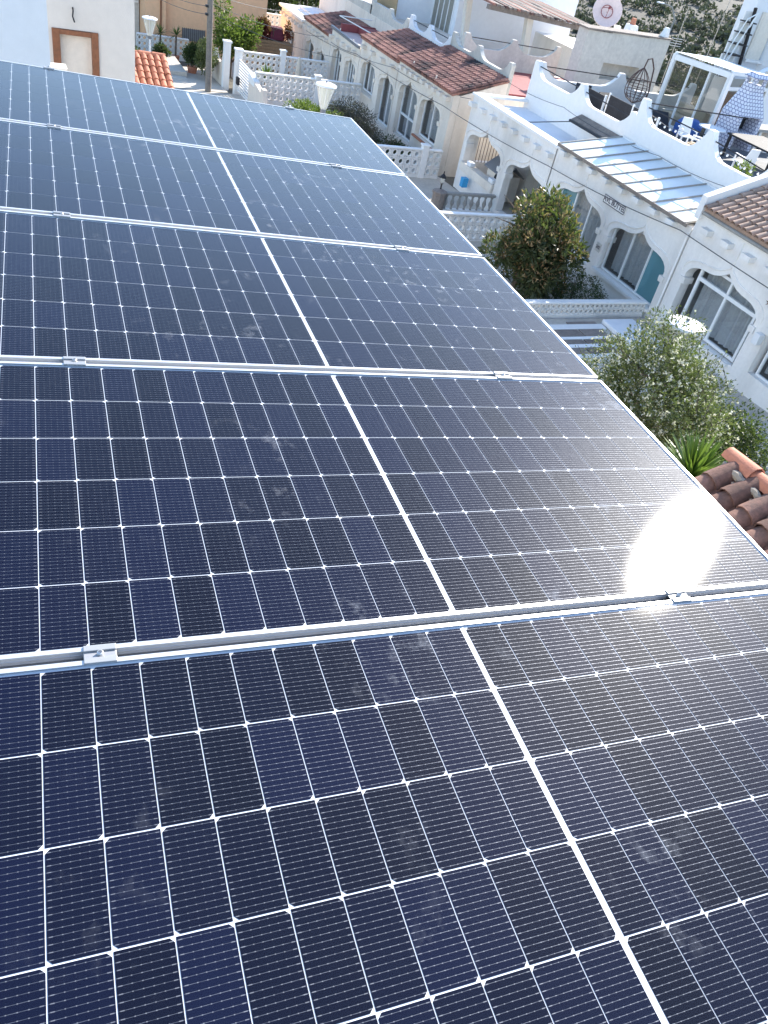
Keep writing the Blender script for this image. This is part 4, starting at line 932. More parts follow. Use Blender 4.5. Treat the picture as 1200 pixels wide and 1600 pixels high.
lounger((23.8, 26.2, -6.30), R(70), 'black lounger between the lower parapet and the barbecue')
sc_ = thing('wind_screen', 'black fabric screen with pale posts on the roof terrace', 'screen', (23, 28.6, -6.3))
for y0, y1 in ((24.7, 26.2), (26.25, 27.75)):
    MB().box(22.0, 22.03, y0, y1, -6.25, -5.22).build('screen_panel', 'blackfabric', sc_)
for y in (24.68, 26.22, 27.78): MB().box(21.98, 22.05, y - .03, y + .03, -6.27, -5.16).build('post', 'whiteframe', sc_)
sc2 = thing('wind_screen', 'short black fabric screen near the far end of the roof terrace', 'screen', (22.2, 29, -6.3))
MB().box(22.2, 22.23, 28.3, 29.9, -6.25, -5.4).build('screen_panel', 'blackfabric', sc2)
for y in (28.27, 29.93): MB().box(22.18, 22.25, y - .03, y + .03, -6.27, -5.35).build('post', 'whiteframe', sc2)
bt = thing('covered_table', 'table under a crumpled blue cover beside the conservatory', 'table', (25.0, 25.9, -5.95))
b = MB(); n = 9
vs = [(24.75 + .55 * math.cos(a) * (1 if k else .01) * (1 + .12 * math.sin(5 * a)), 26.0 + .45 * math.sin(a) * (1 + .12 * math.sin(4 * a)), z) for k, z in ((1, -5.95), (1, -5.55)) for a in np.linspace(0, 2 * math.pi, 17)[:-1]]
vs += [(24.75 + .35 * math.cos(a), 26.0 + .28 * math.sin(a), -5.36) for a in np.linspace(0, 2 * math.pi, 17)[:-1]]
b.add(vs, [(i * 16 + k, i * 16 + (k + 1) % 16, (i + 1) * 16 + (k + 1) % 16, (i + 1) * 16 + k) for i in range(2) for k in range(16)] + [tuple(range(32, 48))]); b.build('cover', 'bluefabric', bt, True)
rt = thing('round_table', 'round white garden table near the barbecue', 'table', (24.6, 24.6, -5.95))
MB().lathe([(.5, 0), (.52, .02), (.5, .045)], (24.6, 24.6, -5.3), 20).build('table_top', 'whiteplastic', rt); MB().lathe([(.25, 0), (.05, .05), (.04, .65)], (24.6, 24.6, -5.95), 10).build('pedestal', 'whiteplastic', rt)
def chair(loc, rz, label, mat='whiteplastic', cush=None):
    root = thing('garden_chair', label, 'chair', loc, 'white chairs on the roof terrace')
    T = Matrix.Translation(loc) @ Matrix.Rotation(rz, 4, 'Z')
    def pb(name, mt, b, bevel=0): b.v = [tuple(T @ Vector(q)) for q in b.v]; return b.build(name, mt, root, bevel=bevel)
    pb('seat', cush or mat, MB().box(-.25, .25, -.25, .25, .42, .47), .02)
    pb('backrest', mat, MB().hexa([(.22, -.24, .47), (.27, -.24, .47), (.27, .24, .47), (.22, .24, .47)], [(.32, -.18, .98), (.36, -.18, .98), (.36, .18, .98), (.32, .18, .98)]), .015)
    for s in (-1, 1): pb('armrest', mat, MB().box(-.24, .27, s * .27 - .025, s * .27 + .025, .64, .68).box(-.24, -.2, s * .27 - .02, s * .27 + .02, .47, .64))
    for x in (-.22, .22):
        for y in (-.22, .22): pb('leg', mat, MB().box(x - .025, x + .025, y - .025, y + .025, 0, .42))
chair((22.4, 22.9, -5.95), R(-60), 'white chair with straw cushion behind the higher parapet', cush='basket')
chair((22.9, 24.0, -5.95), R(70), 'white chair with its back to the low parapet, by the round table')
chair((23.2, 21.2, -5.95), R(-100), 'white high-backed chair close to the string of bulbs')
chair((27.2, 22.8, -5.95), R(20), 'white chair standing by the barbecue worktop')
dk = MB(); dk.box(24.4, 26.2, 21.2, 23.6, -5.2, -5.14)
dk_o = thing('dark_table', 'long dark glass table between the white chairs', 'table', (25.2, 22.4, -5.95)); dk.build('table_top', 'blackfabric', dk_o)
for x in (24.5, 26.1):
    for y in (21.3, 23.5): MB().box(x - .04, x + .04, y - .04, y + .04, -5.95, -5.2).build('leg', 'darkmetal', dk_o)
# bulbs on the handrail wires
sl = thing('string_lights', 'string of small round white bulbs along the terrace handrail', 'string lights', (20.7, 20, -4.9))
bm_ = MB().lathe([(.01, -.04), (.035, -.015), (.035, .015), (.01, .04)], (0, 0, 0), 8).mesh('bulb', True); bm_.materials.append(M['whiteplastic'])
wp = []
for i in range(22):
    t = i / 21; yy = 23.7 - 6.0 * t; zz = -4.95 - .10 * math.sin(t * math.pi * 3) ** 2; wp.append((20.75, yy, zz + .05)); inst('bulb', bm_, sl, Matrix.Translation((20.75, yy, zz)))
MB().tube(wp, .006, 4).build('wire', 'cable', sl)
pv = thing('potted_plant', 'small leafy plant in a pot behind the higher parapet', 'plant', (21.6, 19.6, -5.95))
MB().lathe([(.12, 0), (.17, .3), (.15, .3)], (21.6, 19.6, -5.95), 10).build('pot', 'terracotta_red', pv)
p_, d_ = blob_points([(21.6, 19.6, -5.35, .3, .3, .35)], 260, .1); leaves('foliage', p_, d_ + (0, 0, .3), .12, .05, 'leaf_green', pv)

# ------------------------------------------------------------------ buildings beyond the terrace
bx_ = thing('beige_annex', 'weathered beige blockhouse with a shallow recess behind the egg chair', 'building', (28, 36, -6.8))
b = MB(); b.box(25.7, 27.1, 35.5, 36.3, -9, -4.12); b.box(29.3, 30.6, 35.5, 36.3, -9, -4.0); b.box(27.1, 29.3, 35.5, 36.3, -5.35, -4.06); b.box(27.1, 29.3, 36.1, 36.6, -9, -5.35); b.box(27.1, 29.3, 35.5, 36.1, -9, -6.05); b.build('wall', 'oldstucco', bx_)
MB().hexa([(25.6, 35.42, -4.11), (30.7, 35.42, -3.99), (30.7, 36.4, -3.99), (25.6, 36.4, -4.11)], [(25.6, 35.42, -4.04), (30.7, 35.42, -3.93), (30.7, 36.4, -3.93), (25.6, 36.4, -4.04)]).build('coping', 'weatherwood', bx_)
MB().lathe([(.18, 0), (.30, .12), (.26, .14)], (28.9, 35.8, -6.04), 12).build('basin', 'concrete', bx_)
MB().hexa(ring(30.45, 35.9, .14, .2, -3.94), ring(30.5, 35.9, .06, .12, -3.55)).build('corner_horn', 'white_clean', bx_)
ch = thing('roof_chimney', 'white rendered chimney with red pots beside the satellite dish', 'chimney', (31.5, 40, -5))
MB().hexa(ring(31.6, 40, .5, .4, -5.8), ring(31.6, 40, .22, .25, -4.1)).build('stack', 'white_clean', ch); MB().lathe([(.15, 0), (.12, .3)], (31.6, 40, -4.1), 10).build('pot', 'terracotta_red', ch)
MB().box(31.6, 31.85, 41.2, 41.5, -5.8, -4.4).build('flue', 'white_clean', ch)
dsh = thing('satellite_dish', 'faded pink satellite dish on the far roof', 'satellite dish', (31.2, 42, -5))
b = MB(); n = 22
for i, (r_, z_) in enumerate(((.02, .0), (.3, .03), (.58, .11), (.80, .22), (.81, .20), (.58, .09), (.3, .01), (.02, -.02))): b.v += [(r_ * math.cos(2 * math.pi * k / n), r_ * math.sin(2 * math.pi * k / n), z_) for k in range(n)]
b.f = [(i * n + k, i * n + (k + 1) % n, (i + 1) * n + (k + 1) % n, (i + 1) * n + k) for i in range(7) for k in range(n)]
DM = Matrix.Translation((31.2, 42, -3.95)) @ Vector((-.42, -.80, .42)).to_track_quat('Z', 'Y').to_matrix().to_4x4()
b.v = [tuple(DM @ Vector(q)) for q in b.v]; b.build('dish', 'dishpink', dsh, True)
b = MB(); b.tube([(.45 * math.cos(a) * .7, .45 * math.sin(a) * .7, .09) for a in np.linspace(0, 6.283, 15)], .02, 5, False)
for a in (.5, 2.6, 4.7): b.tube([(.3 * math.cos(a), .3 * math.sin(a), .09), (0, 0, .6)], .015, 5)
b.lathe([(.06, .55), (.07, .7)], (0, 0, 0), 8); b.v = [tuple(DM @ Vector(q)) for q in b.v]; b.build('feed_horn', 'redpaint', dsh)
MB().tube([(31.3, 42.15, -4), (31.4, 42.4, -4.2), (31.4, 42.4, -6.8)], .04, 7).build('mast', 'concrete', dsh)
fl_ = thing('far_flat_house', 'low white house under the satellite dish', 'house', (32, 42, -6.8))
MB().box(29.0, 33.5, 39.6, 45, -14, -5.75).build('wall', 'white', fl_)
# pergola with weathered tile slats, big white wall behind it
bw = thing('white_house', 'large bluish-white house wall with white framed sliding windows', 'house', (28, 47, -7))
MB().box(24.3, 32, 46, 52, -14, -3.6).build('wall', 'bluewhite', bw)
MB().box(22.0, 24.29, 49, 52, -14, -3.5).build('wing', 'bluewhite', bw)
window(bw, 46.4, 49.0, -7.6, -4.2, 4, x=24.26, cur=False, glass='pane_smoke')
for o in [c for c in bw.children if c.name.startswith('window')]: pass
MB().box(22.02, 24.2, 48.93, 48.99, -5.2, -3.8).build('round_awning', 'terracotta_red', bw)
pg = thing('pergola', 'weathered tile pergola on rough white posts', 'pergola', (26, 42, -6.8))
for x, yy in ((25.2, 40.0), (24.0, 44.5)):
    MB().hexa(ring(x + .3, yy, .16, .16, -7), ring(x, yy, .17, .17, -4.5)).build('post', 'cream', pg)
for i, yy in enumerate((39.8, 44.7)): b = MB(); b.bar((22.6, yy, -4.38), (29.2, yy - .2, -4.66), .22, .2); b.build('beam', 'weatherwood', pg)
for i in range(26):
    x = 22.7 + i * .25; b = MB(); b.bar((x, 39.4, -4.22 - .042 * i * .25 + random.uniform(-.02, .02)), (x + .02, 45.2, -4.10 - .042 * i * .25), .14, .09); b.build('slat', 'weatherwood' if i % 3 else 'terracotta_old', pg)
# far beige terrace wall and cane screen behind the pink-roofed house
tb = thing('terrace_wall', 'stained beige terrace wall above the pink flat roof', 'wall', (20.6, 48, -7))
MB().strip(scallop([44.2, 46.6, 49.2], -6.0, [-6.4, -6.1], .6), -7.6, 'y', 20.52, 20.72).build('wall', 'oldstucco', tb)
MB().strip([(49.2, -6.3), (53, -6.5), (57.5, -7.2)], -8.5, 'y', 20.52, 20.72).build('low_wall', 'oldstucco', tb)
cs = thing('cane_screen', 'yellow-brown cane screen on the far terrace', 'screen', (21.4, 50, -6.8))
for i in range(26): MB().tube([(21.3, 47.6 + i * .13, -6.9), (21.3, 47.62 + i * .13, -5.55 + random.uniform(-.06, .06))], .05, 5).build('cane', 'basket', cs)
# white tower block with outside stair at the far right
tw_ = thing('white_tower', 'tall white house corner with outside stair above the terrace', 'house', (34, 35, -8))
MB().box(32.6, 37, 33.0, 33.9, -14, 0.3).build('wall', 'bluewhite', tw_); MB().box(34.1, 40, 31.2, 33.0, -14, 0.3).build('wing', 'bluewhite', tw_)
MB().tube([(32.45, 32.85, -1.9), (32.95, 32.85, -4.6)], .08, 8).build('drainpipe', 'darkmetal', tw_, True)
MB().box(33.1, 34.0, 32.9, 32.99, -3.9, -2.0).build('niche', 'cream', tw_); MB().box(33.0, 34.1, 32.7, 32.99, -4.02, -3.9).build('niche_sill', 'white_clean', tw_)
ar = MB().strip([(28.2 + 6.8 * t, -5.9 + 2.55 * math.sqrt(max(0, 1 - (1 - min(1, t * 2.6)) ** 2))) for t in np.linspace(0, 1, 24)], -8, 'x', 28.0, 28.25); ar.build('curved_wall', 'bluewhite', tw_)
MB().box(29.6, 30.1, 27.93, 27.99, -4.0, -3.65).build('vent', 'oldstucco', tw_)
st = thing('outside_stair', 'white spiral stair with dark treads against the tall white house', 'stair', (32, 33, -5))
for i in range(6):
    z = -4.75 + i * .45; a = i * .25
    MB().box(31.55 + .1 * i, 32.55, 32.5, 33.1, z, z + .05).build('tread', 'darkmetal', st); MB().box(31.6 + .1 * i, 32.5, 32.98, 33.05, z + .06, z + .42).build('riser', 'white_clean', st)
for dx in (0, .35): MB().tube([(31.35 + dx * .4, 32.5, -4.8), (31.55 + dx, 32.5, -3.4), (31.9 + dx, 32.5, -2.35), (32.4, 32.5, -2.05)], .03, 6).build('handrail', 'whiteframe', st)
MB().tube([(31.5 + .12 * i, 32.48, -4.4 + .3 * i + .18 * (i % 2)) for i in range(8)], .018, 5).build('scroll', 'whiteframe', st)
dwall = MB(); dwall.box(27.2, 31.5, 30.4, 30.6, -8, -6.0); tag(dwall.build('low_roof_edge', 'white_clean'), 'white roof edge between the conservatory and the beige blockhouse', 'wall')
# ------------------------------------------------------------------ street furniture
def street_lamp(x, y, zdisc, label, r=.30):
    zb = g(y); o = thing('street_lamp', label, 'street lamp', (x, y, zb), 'cone-shaped street lamps')
    k = r / .3
    MB().lathe([(.30 * k, 0), (.315 * k, .015), (.30 * k, .05), (.2 * k, .085), (.05 * k, .10)], (x, y, zdisc), 24).build('lamp_lid', 'whiteplastic', o, True)
    MB().lathe([(.02, .09), (.03, .10), (.02, .14)], (x, y, zdisc + .005), 8).build('lid_sensor', 'greyplastic', o)
    MB().lathe([(.085 * k, -.62 * k), (.10 * k, -.58 * k), (.27 * k, -.02), (.27 * k, -.005)], (x, y, zdisc), 14).build('lantern', 'lantern', o)
    b = MB()
    for i in range(7): a = 6.283 * i / 7; b.tube([(x + .105 * k * math.cos(a), y + .105 * k * math.sin(a), zdisc - .58 * k), (x + .275 * k * math.cos(a), y + .275 * k * math.sin(a), zdisc - .01)], .008, 5)
    b.build('lantern_rib', 'whiteframe', o)
    MB().lathe([(.05, 0), (.09 * k, .05), (.09 * k, .14)], (x, y, zdisc - .62 * k - .14), 10).build('collar', 'greyplastic', o)
    MB().tube([(x, y, zb - .3), (x, y, zb + .9), (x, y, zdisc - .62 * k - .1)], [.075, .06, .04], 10).build('post', 'whiteframe', o, True)
street_lamp(10.0, 8.83, -4.86, 'street lamp whose white lid shows among the flowering bush', .315)
street_lamp(9.0, 24.1, -5.27, 'street lamp with clear ribbed cone in front of the ring-block wall', .30)
street_lamp(7.62, 46.0, -7.98, 'street lamp in front of the orange house and potted palms', .36)
up = thing('utility_pole', 'weathered round wooden utility pole carrying cables', 'utility pole', (10.45, 45.2, g(45)))
MB().tube([(10.45, 45.2, -11), (10.40, 45.2, -8), (10.33, 45.2, -4.2)], [.16, .145, .125], 12).build('post', 'polywood', up, True)
for z in (-6.35, -6.95, -7.3): MB().box(10.16, 10.30, 45.1, 45.3, z - .05, z + .05).build('insulator', 'darkmetal', up)
def cable(name, label, pts, r=.011, sag=.0):
    b = MB(); out = []
    for a, c in zip(pts, pts[1:]):
        a = Vector(a); c = Vector(c)
        for i in range(12): t = i / 12; p = a.lerp(c, t); p.z -= sag * 4 * t * (1 - t); out.append(p)
    out.append(Vector(pts[-1])); b.tube(out, r, 5)
    return tag(b.build(name, 'cable'), label, 'cable', 'overhead cables')
for i, z in enumerate((-6.35, -6.6, -6.95, -7.3)):
    cable('overhead_cable', ['topmost', 'second', 'third', 'lowest'][i] + ' cable running from the utility pole across the orange house', [(10.35, 45.2, z), (8.4, 50, z - .25), (4, 57.4, z - .5)], .012, .15)
for i, (z, zz) in enumerate(((-6.4, -7.5), (-6.8, -8.2), (-7.2, -8.6))):
    cable('overhead_cable', ['upper', 'middle', 'lower'][i] + ' cable slanting from the utility pole to the cream houses', [(10.4, 45.2, z), (17.85, 52 - i * 3, zz)], .012, .25)
cable('facade_cable', 'thin grey cable slung along the white arched facades', [(17.7, 47.5, -8.15), (17.7, 43.6, -7.85), (17.7, 33, -7.45), (17.7, 24.4, -7.05), (17.7, 17.3, -6.45), (17.7, 6, -6.3)], .014, .08)
cable('facade_cable', 'second cable sagging across the cream tiled houses', [(17.72, 52, -8.5), (17.72, 38.8, -7.35), (18.4, 32.0, -6.85)], .012, .2)
cable('roof_cable', 'thin cable crossing above the sunken porch roof', [(20.4, 34.5, -6.1), (20.2, 28, -5.9), (20.2, 22, -5.75), (20.2, 17, -5.3)], .010, .15)
# far street light, antennas
fl = thing('far_street_light', 'tall curved grey street light against the scrubby slope', 'street light', (58, 68, -13))
MB().tube([(58, 68, -14), (58, 68, -8), (58.1, 67.9, -6.0), (57.5, 68.1, -5.15), (56.6, 68.4, -5.0)], [.13, .10, .09, .08, .06], 8).build('post', 'concrete', fl, True); MB().box(56.0, 56.7, 68.3, 68.6, -5.06, -4.95).build('head', 'whiteplastic', fl, bevel=.03)
an = thing('roof_antenna', 'thin roof aerial mast beside the curved street light', 'antenna', (36, 41.5, -8))
MB().tube([(36.2, 41.5, -9), (36.2, 41.5, -3)], .025, 6).build('mast', 'concrete', an)
for i in range(4): MB().tube([(35.8, 41.5, -4.9 + i * .12), (36.6, 41.5, -4.9 + i * .12)], .012, 5).build('element', 'whiteframe', an)
fa = thing('frame_antenna', 'pale ladder-like mast standing behind the beige blockhouse', 'antenna', (32.6, 38.5, -8))
for dx in (0, .45): MB().tube([(32.3 + dx, 38.5, -8), (32.3 + dx, 38.5, -4.25)], .03, 6).build('upright', 'concrete', fa)
MB().tube([(32.1, 38.5, -4.25), (33.0, 38.5, -4.25)], .04, 6).build('crossbar', 'concrete', fa)
mast = tag(MB().tube([(33.5, 36, -8), (33.9, 36, 1.5)], .022, 6).build('guy_mast', 'concrete'), 'very tall thin mast rising past the conservatory', 'mast')
cable('hill_cable', 'pale overhead line crossing in front of the scrubby slope', [(40, 70, -3.2), (70, 70, -2.6)], .05, .1)

# ------------------------------------------------------------------ vegetation
def tree(name, label, cat, base, top, blobs, n, L, Wd, mat, r0=.09, group=None, nl=9, spread=.7, bias=(0, 0, .25), shell=.5):
    o = thing(name, label, cat, base, group)
    limbs('trunk', (base[0], base[1], base[2] - .2), top, r0, nl, spread, o)
    p, d = blob_points(blobs, n, shell)
    leaves('crown', p, d + np.array(bias) + RNG.normal(size=d.shape) * .55, L, Wd, mat, o)
    return o, p, d
# loquat
lc = (14.85, 19.75, -8.15)
bl_ = lumps(lc, (1.45, 1.75, 1.6), 48, .95, (.16, .34)) + [lc + (.85, 1.0, 1.0)]
lo, p, d = tree('loquat_tree', 'broad loquat tree with bronze flower tips in the white garden', 'tree', (14.5, 19.9, g(20)), (14.5, 20.0, -7.6), bl_, 9000, .20, .075, 'leaf_loquat', .10, None, 14, 1.1)
mask = (d[:, 2] > .0) & (RNG.uniform(size=len(p)) < .22)
pt = np.repeat(p[mask] + d[mask] * .05, 5, 0) + RNG.normal(size=(mask.sum() * 5, 3)) * .05
leaves('flower_tips', pt, RNG.normal(size=pt.shape) + (0, 0, .9), .13, .05, 'leaf_bronze', lo)
# clipped dark hedge under it
hg = thing('clipped_hedge', 'low dark green hedge at the foot of the white arch window', 'hedge', (16.4, 19.0, g(19)))
p, d = blob_points([(16.3, 19.2, -9.15, .95, 1.25, .42), (16.0, 18.4, -9.2, .8, .6, .38), (16.7, 20.2, -9.15, .6, .7, .38)], 7000, .8); leaves('foliage', p, d + RNG.normal(size=d.shape) * .6, .055, .03, 'leaf_dark', hg)
limbs('stems', (16.3, 19.2, g(19)), (16.3, 19.2, -9.0), .04, 8, .6, hg)
# flowering bush by the lamp
bc = (9.3, 8.2, -5.75)
bl_ = lumps(bc, (1.2, 1.5, 1.35), 60, 1.0, (.13, .34)) + [bc + (.8, .95, 1.0), (9.0, 8.8, -7.1, .9, .9, 1.1), (9.4, 7.7, -7.0, .9, .8, 1.1)]
fb_, p, d = tree('flowering_bush', 'tall airy bush with tiny leaves and white flowers around the lamp', 'bush', (9.3, 8.3, g(8.3)), (9.3, 8.2, -5.2), bl_, 36000, .055, .026, 'leaf_bush', .07, None, 16, .8)
mk = RNG.uniform(size=len(p)) < .06
pt = np.repeat(p[mk] + d[mk] * .07, 4, 0) + RNG.normal(size=(mk.sum() * 4, 3)) * .008
leaves('flowers', pt, RNG.normal(size=pt.shape) + (0, 0, .5), .042, .032, 'petal', fb_)
sp = p[(RNG.uniform(size=len(p)) < .006) & (d[:, 2] > -.2)]; b = MB(); pts_ = []
for q in sp:                                          # long shoots that break the outline
    e = Vector(q) + Vector((random.uniform(-.3, .3), random.uniform(-.3, .3), random.uniform(.12, .55))); b.tube([q, tuple(e)], [.006, .003], 4)
    pts_.append(np.array([Vector(q).lerp(e, t) for t in RNG.uniform(.1, 1.05, 12)]) + RNG.normal(size=(12, 3)) * .025)
tag(b.build('twigs', 'bark', fb_), None, None, kind='stuff')
pt = np.concatenate(pts_); leaves('sprigs', pt, RNG.normal(size=pt.shape) + (0, 0, .6), .055, .024, 'leaf_bush', fb_)
sb = thing('dark_shrub', 'dark glossy shrub to the street side of the spiky yucca', 'shrub', (10.6, 6.7, g(6.7)))
p, d = blob_points(lumps((10.6, 7.5, -6.4), (.9, 1.0, 1.1), 20, .8, (.3, .5)), 9000, .5); leaves('foliage', p, d + RNG.normal(size=d.shape) * .6, .065, .032, 'leaf_dark', sb); limbs('stems', (10.6, 7.0, g(7)), (10.6, 7.1, -6.4), .05, 8, .6, sb)
# yucca
def blades(name, c, n, L, W_, mat, parent, droop=.25, up=.15):
    v = []; f = []; ti = []
    for i in range(n):
        a = random.uniform(0, 6.283); e = random.uniform(up, 1.35); d = Vector((math.cos(a) * math.cos(e), math.sin(a) * math.cos(e), math.sin(e))); s = d.cross(Vector((0, 0, 1))).normalized() * W_ / 2
        l_ = L * random.uniform(.7, 1.1); b0 = Vector(c) + d * .05; q = len(v)
        for t, w in ((0, .7), (.35, 1), (.7, .75), (1, .05)):
            p_ = b0 + d * l_ * t - Vector((0, 0, droop * l_ * t * t * math.cos(e))); v += [tuple(p_ - s * w), tuple(p_ + s * w)]
        f += [(q + 2 * k, q + 2 * k + 1, q + 2 * k + 3, q + 2 * k + 2) for k in range(3)]; ti += [random.random()] * 8
    me = bpy.data.meshes.new(name); me.from_pydata(v, [], f); at = me.attributes.new('tint', 'FLOAT', 'POINT'); at.data.foreach_set('value', ti)
    me.materials.append(M[mat]); o = bpy.data.objects.new(name, me); COL.objects.link(o); adopt(o, parent); return o
yu = thing('yucca', 'bright green spiky yucca beside the terracotta lean-to', 'plant', (8.3, 6.1, g(6)))
MB().tube([(8.3, 6.1, g(6) - .1), (8.27, 6.1, -7), (8.3, 6.1, -5.75)], [.16, .12, .13], 8).build('trunk', 'bark', yu, True)
blades('leaves', (8.3, 6.1, -5.72), 150, .75, .045, 'leaf_yucca', yu)
ag = thing('agave', 'small dark blue-green agave on the patio', 'plant', (12.3, 13.6, -9.2)); blades('leaves', (12.35, 13.55, -9.15), 60, .55, .07, 'leaf_dark', ag, .05, .3)
# shrubs in front of the cream house
ds = thing('dry_shrub', 'dull purple-grey shrub in front of the cream arches', 'shrub', (14.8, 36.5, g(36)))
p, d = blob_points(lumps((15.3, 36.8, -9.65), (1.7, 2.5, 1.0), 30, .85, (.25, .4)), 11000, .4); leaves('foliage', p, d + RNG.normal(size=d.shape) * .8, .10, .035, 'leaf_grey', ds); limbs('stems', (15.2, 36.6, g(36)), (15.2, 36.6, -9.5), .05, 14, 1.2, ds)
d2 = thing('dark_shrub', 'dark shrub filling the corner below the cream house door', 'shrub', (16.5, 34.8, g(35)))
p, d = blob_points(lumps((16.4, 34.8, -9.95), (1.1, 1.5, .55), 14, .8, (.3, .5)), 5000, .5); leaves('foliage', p, d + RNG.normal(size=d.shape) * .7, .09, .035, 'leaf_dark', d2); limbs('stems', (16.4, 34.8, g(35)), (16.4, 34.8, -9.6), .04, 8, .8, d2)
gb = thing('green_shrub', 'fresh green shrub around the foot of the ribbed street lamp', 'shrub', (12.6, 35.2, g(35)))
p, d = blob_points(lumps((13.4, 36.9, -9.6), (1.2, 1.3, .85), 16, .85, (.3, .5)), 5000, .5); leaves('foliage', p, d + RNG.normal(size=d.shape) * .7, .12, .055, 'leaf_green', gb); limbs('stems', (13.2, 36.6, g(36)), (13.2, 36.6, -9.5), .04, 8, .8, gb)
wr = thing('slatted_bench', 'white slatted bench beside the purple-grey shrub', 'bench', (15.9, 39.8, -10.5))
for i in range(7): MB().box(15.2 + i * .24, 15.28 + i * .24, 40.0, 40.05, -10.2, -9.55).build('slat', 'white_clean', wr)
MB().box(15.1, 16.8, 39.98, 40.07, -9.55, -9.48).build('top_rail', 'white_clean', wr); MB().box(15.1, 16.8, 39.5, 40.0, -10.1, -10.03).build('seat', 'white_clean', wr)
for x in (15.2, 16.7): MB().box(x - .04, x + .04, 39.55, 39.98, -10.7, -10.1).build('leg', 'white_clean', wr)
# citrus tree by the pole
ct, p, d = tree('citrus_tree', 'leafy yellow-green citrus tree in front of the orange house', 'tree', (12.9, 50.5, g(50)), (12.9, 50.5, -9), lumps((13.1, 50.5, -9.05), (1.7, 1.3, 1.15), 26, .85, (.24, .42)) + [(12.2, 50.3, -7.6, .5, .5, .6)], 6000, .17, .085, 'leaf_green', .09, None, 12, 1.0)
b_, p, d = tree('round_bush', 'round dark bush in a terracotta pot by the street steps', 'bush', (10.6, 49.9, g(50)), (10.6, 49.9, -10.0), lumps((10.65, 49.8, -9.95), (.65, .6, .55), 10, .6, (.5, .7)), 2600, .13, .06, 'leaf_dark', .05, None, 6, .4)
MB().lathe([(.2, 0), (.3, .45), (.27, .45)], (10.6, 49.9, g(50) + .01), 12).build('pot', 'terracotta_red', b_)
b_, p, d = tree('light_shrub', 'straggly yellow-green shrub between the round bush and the pole', 'shrub', (11.0, 48.2, g(48)), (11.0, 48.2, -9.9), lumps((11.0, 48.3, -9.95), (.55, .6, 1.0), 12, .8, (.3, .5)), 2600, .13, .05, 'leaf_bush', .04, None, 8, .5)
for i, (x, lab) in enumerate(((9.35, 'slim potted palm nearest the lamp post'), (10.25, 'slim potted palm in front of the barred window'))):
    o = thing('potted_palm', lab + ' by the orange house', 'palm', (x, 53, g(53)), 'potted palms by the orange house')
    MB().lathe([(.18, 0), (.25, .4), (.22, .4)], (x, 53, g(53)), 10).build('pot', 'terracotta_red', o)
    MB().tube([(x, 53, g(53) + .3), (x + .03, 53, -9.85)], [.06, .045], 7).build('trunk', 'bark', o, True)
    blades('leaves', (x + .03, 53, -9.85), 50, .55, .05, 'leaf_palm', o, .25, -.3)
for i, (x, y, lab, mt) in enumerate(((9.3, 51.8, 'low leafy plant below the slim palms', 'leaf_dark'), (7.4, 51, 'grey-green plant left of the lamp post', 'leaf_bush'), (6.0, 31.5, 'yellow-green plant at the end of the red porch roof', 'leaf_green'), (13.1, 44.6, 'spiky green plant behind the slatted gate', 'leaf_green'))):
    o = thing('garden_plant', lab, 'plant', (x, y, g(y)))
    if i == 3: blades('leaves', (x + .2, y, -9.75), 70, .8, .06, 'leaf_yucca', o, .3, .1); MB().tube([(x + .2, y, g(y)), (x + .2, y, -9.75)], .07, 6).build('stem', 'bark', o)
    else:
        cz = g(y) + (.55 if i < 2 else 1.6); p, d = blob_points(lumps((x, y, cz), (.5, .5, .6 if i < 2 else 1.3), 9, .7, (.4, .6)), 1500, .4); leaves('foliage', p, d + RNG.normal(size=d.shape) * .7, .14, .06, mt, o); limbs('stems', (x, y, g(y)), (x, y, cz), .03, 6, .4, o)
rc = thing('red_creeper', 'dark red creeper with a plum awning above the wooden planter', 'creeper', (15.9, 52.6, -9.3))
p, d = blob_points(lumps((15.3, 52.6, -8.85), (.55, .4, .65), 12, .8, (.35, .5)) + lumps((16.8, 52.6, -8.9), (.25, .3, .5), 4, .8, (.4, .6)), 2200, .3); leaves('foliage', p, d + RNG.normal(size=d.shape) * .7, .15, .07, 'leaf_red', rc)
limbs('stems', (15.9, 52.6, -9.4), (15.9, 52.6, -8.7), .03, 8, .6, rc)
MB().hexa([(15.7, 52.5, -9.3), (16.6, 52.5, -9.3), (16.6, 53.0, -9.3), (15.7, 53.0, -9.3)], [(15.8, 52.7, -8.7), (16.5, 52.7, -8.7), (16.5, 53.0, -8.65), (15.8, 53.0, -8.65)]).build('awning_cloth', 'awning', rc)
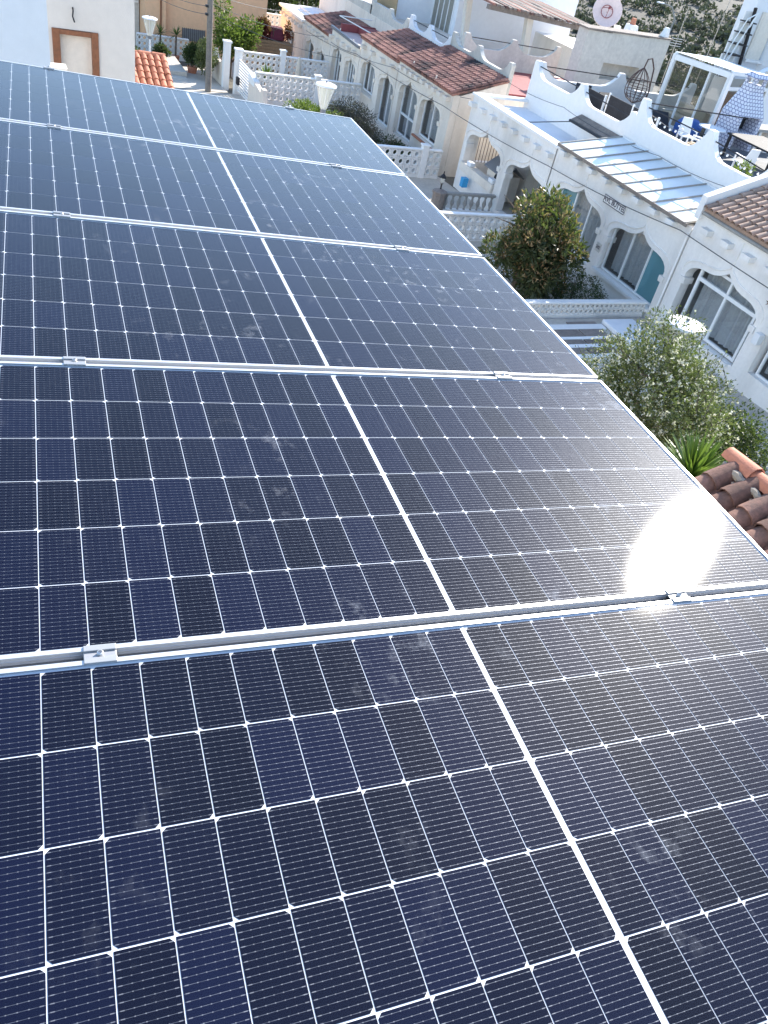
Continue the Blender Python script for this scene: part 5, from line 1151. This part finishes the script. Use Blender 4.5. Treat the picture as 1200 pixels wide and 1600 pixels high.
mf = thing('magenta_flower', 'magenta flower hanging at the near white facade', 'flower', (17.9, 13.2, -7)); p, d = blob_points([(17.85, 13.35, -6.75, .14, .14, .16)], 120, .2); leaves('petals', p, d, .09, .06, 'pinkflower' if False else 'leaf_red', mf)
# dark trees beyond the row, seen past the orange house
for i, (x, y, s) in enumerate(((19.5, 66, 1), (23.5, 70, 1.2), (28, 78, 1.3), (21, 80, 1.3))):
    o, p, d = tree('pine_tree', ['dark pine just beyond the orange house corner', 'dark pine behind the white flat-roofed end house', 'tall dark pine farther down beyond the row', 'wide dark pine at the back of the dark trees'][i], 'tree', (x, y, gh(x, y)), (x, y, gh(x, y) + 3.5 * s), lumps((x, y, gh(x, y) + 3.6 * s), (2.4 * s, 2.4 * s, 2.6 * s), 22, .8, (.3, .5)), 5000, .35, .14, 'leaf_dark', .2, 'dark pines beyond the row', 12, 1.6)
# scrub on the far slope: nobody could count it
N = 4200; P_ = []; D_ = []; T_ = []
k = 0
while k < N:
    a = RNG.uniform(.35, 1.35); r_ = 60 + 330 * RNG.uniform() ** 1.3; x, y = r_ * math.sin(a), r_ * math.cos(a)
    if x < 40 and y < 64: continue
    if math.sin(x * .06 + 2) + math.sin(y * .07) + RNG.normal() * .6 < -.8: continue
    s = RNG.uniform(.4, 1.25) * (1 + r_ / 260); z = gh(x, y); n_ = 46
    u = RNG.normal(size=(n_, 3)); u /= np.linalg.norm(u, axis=1, keepdims=True); u[:, 2] = np.abs(u[:, 2])
    P_.append(np.array((x, y, z)) + u * s * np.array((.9, .9, .7)) * RNG.uniform(.5, 1, (n_, 1))); D_.append(u + RNG.normal(size=u.shape) * .6); T_.append(np.clip(RNG.uniform() * .8 + RNG.uniform(-.2, .2, n_), 0, 1)); k += 1
so = leaves('scrub', np.concatenate(P_), np.concatenate(D_), .55, .4, 'leaf_scrub', None, tint=np.concatenate(T_)); tag(so, 'low scrub in haze-muted colours covering the far slope', 'scrub', kind='stuff')
SC.render.film_transparent = False
SC.cycles.max_bounces = 8; SC.cycles.transparent_max_bounces = 12; SC.cycles.diffuse_bounces = 4; SC.cycles.glossy_bounces = 4
SC.cycles.sample_clamp_indirect = 6
